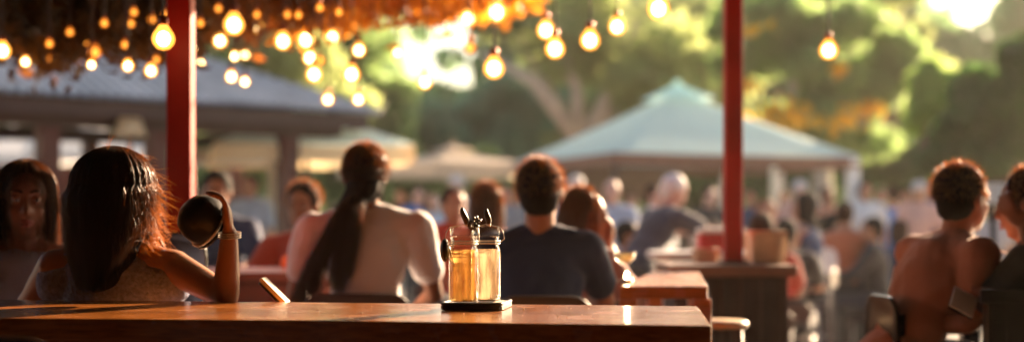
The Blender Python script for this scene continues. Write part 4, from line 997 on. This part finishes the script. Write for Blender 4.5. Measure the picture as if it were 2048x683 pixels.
S_lblue = cloth('light_blue_cotton', (.42, .5, .62)); S_wh2 = cloth('white_cotton', (.72, .70, .70)); S_pink = cloth('pink_cotton', (.62, .36, .30)); S_grey = cloth('grey_cotton', (.28, .28, .32)); S_rose = cloth('dusty_rose_cotton', (.45, .2, .17))

# P1: woman at far left, facing the camera
person('woman with long dark hair facing the camera at the far left edge', 52, 325, 4.6, 172, k=1.0, lean=3, head=160, nod=4, arms=('lap', 'lap'), skin='brown', hair='black', style='long', shirt=S_grey, sleeve='none', vox=.008, near=True, fem=True, nstr=4500, shw=.165)
# P2: woman in grey knit top, back to camera, elbow on table
hw = at(459, 468, 3.93)
P2 = person('woman in grey sleeveless knit top, back to us, elbow on the table', 232, 306, 4.12, 6, k=1.0, lean=2, arms=((at(62, 600, 4.22), at(30, 650, 4.45)), (at(452, 592, 3.90), hw, Vector((-.10, .0, .9)), Vector((-1, -.15, .0)))),
      skin='tan', hair='black', style='big', shirt=S_knit, sleeve='none', vox=.007, near=True, fem=True, nstr=14000, shw=.178)
bm = bmesh.new()
for q in range(3):
    c = hw-Vector((0, 0, .008-.006*q)); tube(bm, [c+Vector((.031*math.cos(a_), .029*math.sin(a_), .004*math.sin(a_))) for a_ in np.linspace(0, 2*math.pi, 33)], .0018, 6)
tag(obj('bracelet', bm, M_steel, None, True), 'silver banded bracelet on the raised wrist of the grey top woman', 'bracelet')
# black cap held in her hand
c = at(404, 438, 3.99); cp = thing('hat', 'glossy black round hat held up in the raised hand', 'hat', c)
Mh = Matrix.Translation(c) @ Matrix.Rotation(R(-48), 4, 'Z') @ Matrix.Rotation(R(62), 4, 'X')
bm = bmesh.new(); lathe(bm, [(.070, -.035), (.070, -.01), (.066, .02), (.052, .045), (.028, .060), (0, .064), (0, .060), (.026, .056), (.049, .042), (.063, .018), (.067, -.01), (.067, -.035)], (0, 0, 0), 40)
bmesh.ops.transform(bm, matrix=Mh, verts=bm.verts); obj('crown', bm, mat('glossy_black_felt', (.012, .012, .013), .42, .2, 20, coat=.1, bump=.3, bscale=25), cp, True)
bm = bmesh.new(); lathe(bm, [(.069, -.030), (.074, -.033), (.075, -.037), (.069, -.036)], (0, 0, 0), 40); bmesh.ops.transform(bm, matrix=Mh, verts=bm.verts); obj('brim', bm, M_blk, cp, True)
bm = bmesh.new(); tube(bm, [(.0712*math.cos(a_), .0712*math.sin(a_), -.022) for a_ in np.linspace(0, 2*math.pi, 41)], .004, 6); bmesh.ops.transform(bm, matrix=Mh, verts=bm.verts); obj('hat_band', bm, M_steel, cp, True)
# P3, P4
person('man in a dark navy shirt beyond the glossy black chair', 432, 342, 8.0, 175, lean=4, nod=12, arms=('table', 'table'), skin='brown', shirt=S_navy, vox=.014, near=True)
person('dark haired person in red leaning over the dark red table', 603, 364, 7.1, 190, lean=12, nod=10, arms=('table', 'table'), skin='brown', hair='black', style='short', shirt=S_red, sleeve='long', vox=.014, near=True, nstr=500)
# P5 ponytail
P5 = person('woman in white short sleeved shirt with long dark ponytail, back to us', 730, 290, 5.6, -6, lean=3, head=-6, arms=('lap', 'lap'), skin='brown', hair='black', style='tail', shirt=S_white, sleeve='short', vox=.009, near=True, nstr=1500, shw=.205)
# loose locks of the ponytail
hcn = np.array(P5['hc']); loc0 = hcn+np.array((-.012, -.10, -.05))
def lock(i):
    g = i % 9; gx = [-.235, -.215, -.165, -.105, -.085, -.060, -.02, -.19, -.13][g]; gl = [.46, .42, .40, .36, .38, .40, .33, .46, .30][g]
    o_ = rng.normal(size=3)*.007; pts = []
    for q in np.linspace(0, 1, 14):
        pts.append(loc0+o_*(1+q)+np.array((gx*(q**.75)+.010*math.sin(q*5+g), -.075*math.sin(min(1, q*2)*math.pi/2)-.005+.0*q, -gl*q)))
    return pts
link('loose_lock', strands(lock, 1500, 14, .0011), STR['black'], P5['root'])
# P6, P9
person('dark haired person in an orange shirt seen just above the jars', 975, 366, 7.6, 10, lean=4, arms=('table', 'table'), skin='tan', hair='brown', style='bob', shirt=S_orange, vox=.014, near=True, nstr=500)
person('man with lit orange face behind the left jar', 908, 373, 9.2, 160, lean=4, arms=('table', 'table'), skin='tan', hair='brown', shirt=S_red, vox=.016, near=True)
# P7 navy man
person('broad man in a dark navy shirt, back to us, right of the jars', 1080, 319, 5.5, 4, k=1.06, lean=5, arms=('table', 'table'), skin='tan', hair='black', style='short', shirt=S_navy, vox=.009, near=True, nstr=1800, shw=.172)
# P8 profile woman with hand on face
person('woman in profile with auburn hair resting her chin on her hand', 1172, 377, 6.0, 55, k=.95, lean=6, head=80, arms=('face', 'face'), skin='tan', hair='red', style='bob', shirt=S_rose, vox=.010, near=True, fem=True, nstr=900)
# R1, R2
e1 = at(1948, 588, 4.85); h1 = at(1998, 606, 4.72)
person('man in rust brown shirt with rim lit black hair, facing right', 1927, 328, 5.05, 72, k=1.0, lean=30, head=62, arms=('table', (e1, h1, Vector((1, -.1, -.05)), Vector((0, 0, -1)))), skin='tan', hair='black', style='short', shirt=S_rust, sleeve='short', vox=.008, near=True, nstr=2200, shw=.19)
bm = bmesh.new(); v = (h1-e1).normalized(); a_ = v.cross(UP).normalized(); b2 = v.cross(a_)
for q in range(2): tube(bm, [h1-v*(.012+.008*q)+.031*(a_*math.cos(x_)+b2*math.sin(x_)) for x_ in np.linspace(0, 2*math.pi, 25)], .0028, 6)
tag(obj('bracelet', bm, mat('gold', (.8, .45, .12), .25, .1, metal=1), None, True), 'gold bracelet on the wrist of the man in rust brown', 'bracelet')
person('dark haired man cut by the right edge, hand raised to his mouth', 2046, 338, 4.95, -58, k=1.0, lean=10, head=-62, nod=6, arms=('table', (at(2085, 570, 4.75), at(2048, 452, 4.80), Vector((-.6, .0, .62)), Vector((.6, .5, .3)))), skin='brown', hair='brown', style='short', shirt=S_black, sleeve='short', vox=.008, near=True, nstr=1400)

# crowd
CROWD = [
 # label, px, top, d, yaw, seated, skin, hair, style, shirt, sleeve, arms
 ('person in a blue shirt standing left of the white cap', 838, 372, 17, 170, 0, 'pink', 'brown', 'short', S_blue, 'short', ('down', 'lap')),
 ('person in a light blue shirt behind the ponytailed woman', 862, 384, 15, 150, 0, 'pink', 'brown', 'bob', S_lblue, 'short', ('down', 'down')),
 ('person with white cap standing under the beige umbrella', 912, 350, 16, 200, 0, 'pink', 'grey', 'cap', S_wh2, 'short', ('down', 'lap')),
 ('person in a rose shirt standing between beige umbrella and jars', 880, 392, 20, 20, 0, 'tan', 'brown', 'short', S_rose, 'short', ('down', 'down')),
 ('person in a grey shirt standing above the orange shirted person', 1010, 372, 18, 185, 0, 'pink', 'brown', 'bob', S_grey, 'long', ('lap', 'down')),
 ('person in a white shirt half hidden by the navy shirted man', 1152, 350, 14.5, 180, 0, 'pink', 'white', 'short', S_wh2, 'short', ('down', 'lap')),
 ('bald man in a light blue shirt right of the auburn haired woman', 1223, 357, 12.5, 190, 0, 'pink', 'white', 'bald', S_lblue, 'short', ('lap', 'lap')),
 ('person in dark clothes standing behind the bald man', 1262, 385, 16, 170, 0, 'tan', 'brown', 'short', S_black, 'short', ('down', 'down')),
 ('person in a white shirt bending at the table left of the white haired man', 1310, 366, 13, 120, 0, 'pink', 'brown', 'short', S_wh2, 'long', ('reach', 'down')),
 ('person in pink shirt far under the teal canopy', 1415, 385, 18.6, 200, 0, 'pink', 'brown', 'bob', S_pink, 'short', ('down', 'down')),
 ('person with orange hair behind the basket', 1530, 398, 11.5, 190, 1, 'tan', 'red', 'bun', S_orange, 'short', ('table', 'table')),
 ('brown haired person in a red shirt seated behind the basket', 1522, 425, 8.8, 10, 1, 'brown', 'brown', 'bob', S_red, 'short', ('table', 'table')),
 ('dark haired woman in a navy top looking left under the canopy', 1607, 384, 11.0, -70, 1, 'tan', 'black', 'long', S_navy, 'none', ('table', 'table')),
 ('person in a white hat behind the woman in navy', 1600, 360, 16.4, 170, 0, 'pink', 'white', 'cap', S_pink, 'short', ('down', 'lap')),
 ('person in a rust top left of the white post nearest the right eave', 1655, 372, 15.5, 160, 0, 'brown', 'brown', 'short', S_rust, 'short', ('lap', 'down')),
 ('woman in an orange top with dark strap, back to us, on a black chair', 1690, 402, 12.4, 20, 1, 'tan', 'brown', 'bun', S_orange, 'none', ('table', 'lap')),
 ('person in a dark top just right of the white post at the eave', 1712, 384, 18.5, 190, 0, 'tan', 'brown', 'bob', S_black, 'short', ('down', 'down')),
 ('person in a white tee shirt standing right of the canopy', 1731, 362, 17.0, 185, 0, 'tan', 'brown', 'short', S_wh2, 'short', ('down', 'lap')),
 ('person in a blue sleeveless top and dark trousers, back to us', 1785, 370, 17.5, 5, 0, 'tan', 'brown', 'short', S_blue, 'none', ('down', 'lap')),
 ('person in a pink shirt and cap standing right of the blue top', 1838, 362, 16.0, 190, 0, 'tan', 'brown', 'cap', S_pink, 'short', ('lap', 'lap')),
 ('person in a navy shirt standing behind the rust brown man', 1868, 360, 17.5, 170, 0, 'brown', 'brown', 'short', S_navy, 'short', ('down', 'down')),
 ('person in grey standing between the two men at the right', 1985, 402, 15, 180, 0, 'tan', 'black', 'bob', S_grey, 'short', ('down', 'down')),
 ('person in black seated under the canopy right of the white chair', 1668, 425, 14.0, 80, 1, 'tan', 'black', 'short', S_black, 'short', ('table', 'table')),
 ('person in a pale shirt standing inside the corrugated shelter', 500, 348, 14.2, 200, 0, 'tan', 'brown', 'short', S_lblue, 'short', ('down', 'lap')),
 ('person in a black shirt standing behind the auburn haired woman', 1180, 372, 18.5, 170, 0, 'tan', 'brown', 'short', S_black, 'short', ('down', 'down')),
 ('person in black with fair skin left of the thin red post', 1420, 372, 15.5, 150, 0, 'pink', 'brown', 'short', S_black, 'short', ('lap', 'down')),
 ('person in a navy shirt between the red post and the nearest white post', 1500, 376, 17.2, 200, 0, 'tan', 'black', 'short', S_navy, 'short', ('down', 'down')),
 ('person in a rose top behind the orange haired person', 1570, 378, 18.4, 190, 0, 'pink', 'brown', 'bob', S_rose, 'short', ('down', 'lap')),
 ('person in dark clothes in the gap left of the blue top', 1760, 376, 19.5, 175, 0, 'brown', 'black', 'short', S_black, 'short', ('down', 'down')),
 ('person in a light blue shirt left of the pink shirt and cap', 1812, 376, 19.0, 180, 0, 'tan', 'brown', 'short', S_lblue, 'short', ('down', 'down')),
 ('person in black behind the man in rust brown, right of the cap', 1893, 372, 18.8, 10, 0, 'brown', 'black', 'short', S_black, 'short', ('down', 'down')),
 ('person in a blue shirt between the two men at the right edge', 2020, 376, 18.0, 180, 0, 'tan', 'brown', 'short', S_blue, 'short', ('down', 'down')),
 ('dark haired person in black seated right of the woman in navy', 1640, 430, 12.9, -60, 1, 'tan', 'black', 'bob', S_black, 'short', ('table', 'table')),
 ('person in a navy top standing between the jars and navy shirted man', 1025, 376, 20.5, 190, 0, 'tan', 'black', 'short', S_navy, 'short', ('down', 'down')),
 ('person in black far left of the beige umbrella pole', 800, 376, 19.6, 185, 0, 'tan', 'black', 'short', S_black, 'short', ('down', 'down')),
 ('person in black seated with back to us left of the white metal chair', 1572, 436, 10.2, 15, 1, 'tan', 'black', 'short', S_black, 'short', ('table', 'table')),
 ('person in a dark jacket seated facing left beside the white boxes', 1742, 432, 12.2, -75, 1, 'tan', 'black', 'short', S_black, 'long', ('table', 'table')),
 ('person in navy seated low between the rust brown man and the white boxes', 1795, 438, 13.4, -30, 1, 'brown', 'brown', 'bob', S_navy, 'short', ('table', 'table')),
 ('person in a dark top seated right of the white haired man', 1418, 440, 11.5, -80, 1, 'tan', 'brown', 'short', S_black, 'short', ('table', 'table')),
 ('person in navy seated below the bald man', 1258, 440, 10.5, 100, 1, 'tan', 'black', 'short', S_navy, 'short', ('table', 'table')),
]
for (lb, px, top, d, yw, seated, sk, hr_, st_, sh_, sl_, ar_) in CROWD:
    person(lb, px, top, d, yw, bool(seated), .95 if seated else 1, 6 if seated else 0, skin=sk, hair=hr_, style=st_, shirt=sh_, sleeve=sl_, arms=ar_, vox=.02, group='people in the yard')
wh = at(1362, 352, 10.2)
person('white haired man in a dark jacket leaning to reach across the table', 1362, 352, 10.2, 60, False, .98, 38, head=80, nod=25, arms=('reach', 'reach'), skin='pink', hair='white', style='short', shirt=cloth('dark_slate_jacket', (.05, .055, .08)), sleeve='short', vox=.016, standz=1)

SEATS = [('woman with long dark hair facing', 'dark chair under the woman facing us at the far left'), ('woman in grey sleeveless', 'dark chair under the woman in the grey knit top'),
 ('man in a dark navy shirt beyond', 'dark chair under the man beyond the glossy black chair'), ('dark haired person in red', 'dark chair under the person in red at the dark red table'),
 ('dark haired person in an orange', 'dark chair under the orange shirted person behind the jars'), ('man with lit orange face', 'dark chair under the man with the lit orange face'),
 ('woman in profile', 'dark chair under the auburn haired woman'), ('dark haired man cut', 'dark chair under the man cut by the right edge'),
 ('person with orange hair', 'dark chair under the person with an orange bun'), ('brown haired person in a red', 'dark chair under the red shirted person behind the basket'),
 ('dark haired woman in a navy', 'dark chair under the long haired woman in navy'), ('person in black seated under', 'dark chair under the short haired person in black, deep in the crowd'),
 ('dark haired person in black seated right', 'dark chair under the bob haired person in black'), ('person in black seated with back', 'dark chair under the person in black left of the white chair'),
 ('person in a dark jacket', 'dark chair under the person in a dark jacket'), ('person in navy seated low', 'dark chair under the low seated person in navy'),
 ('person in a dark top seated', 'dark chair right of the white haired man'), ('person in navy seated below', 'dark chair under the person in navy below the bald man')]
for (lb, pel, yw) in SEATED:
    for key, cl_ in SEATS:
        if lb.startswith(key):
            f_ = Vector((math.sin(R(yw)), math.cos(R(yw)), 0)); q = pel+f_*.06
            chair(cl_, 0, q.y, yw, pel.z-.115, pel.z+.14, M_fascia, .40, 'dark chairs under seated people', x=q.x)
# ------------------------------------------------------------------ haze
bm = bmesh.new(); box(bm, (0, 45, 9), (194, 194, 20.2)); hz = obj('haze', bm, None); tag(hz, kind='stuff')
hm = bpy.data.materials.new('haze_air'); hm.use_nodes = True; n = hm.node_tree.nodes; n.remove(n['Principled BSDF'])
pvn = n.new('ShaderNodeVolumePrincipled'); pvn.inputs['Color'].default_value = (1, .93, .84, 1); pvn.inputs['Density'].default_value = .0008; pvn.inputs['Anisotropy'].default_value = .45
hm.node_tree.links.new(pvn.outputs[0], n['Material Output'].inputs['Volume']); hz.data.materials.append(hm)
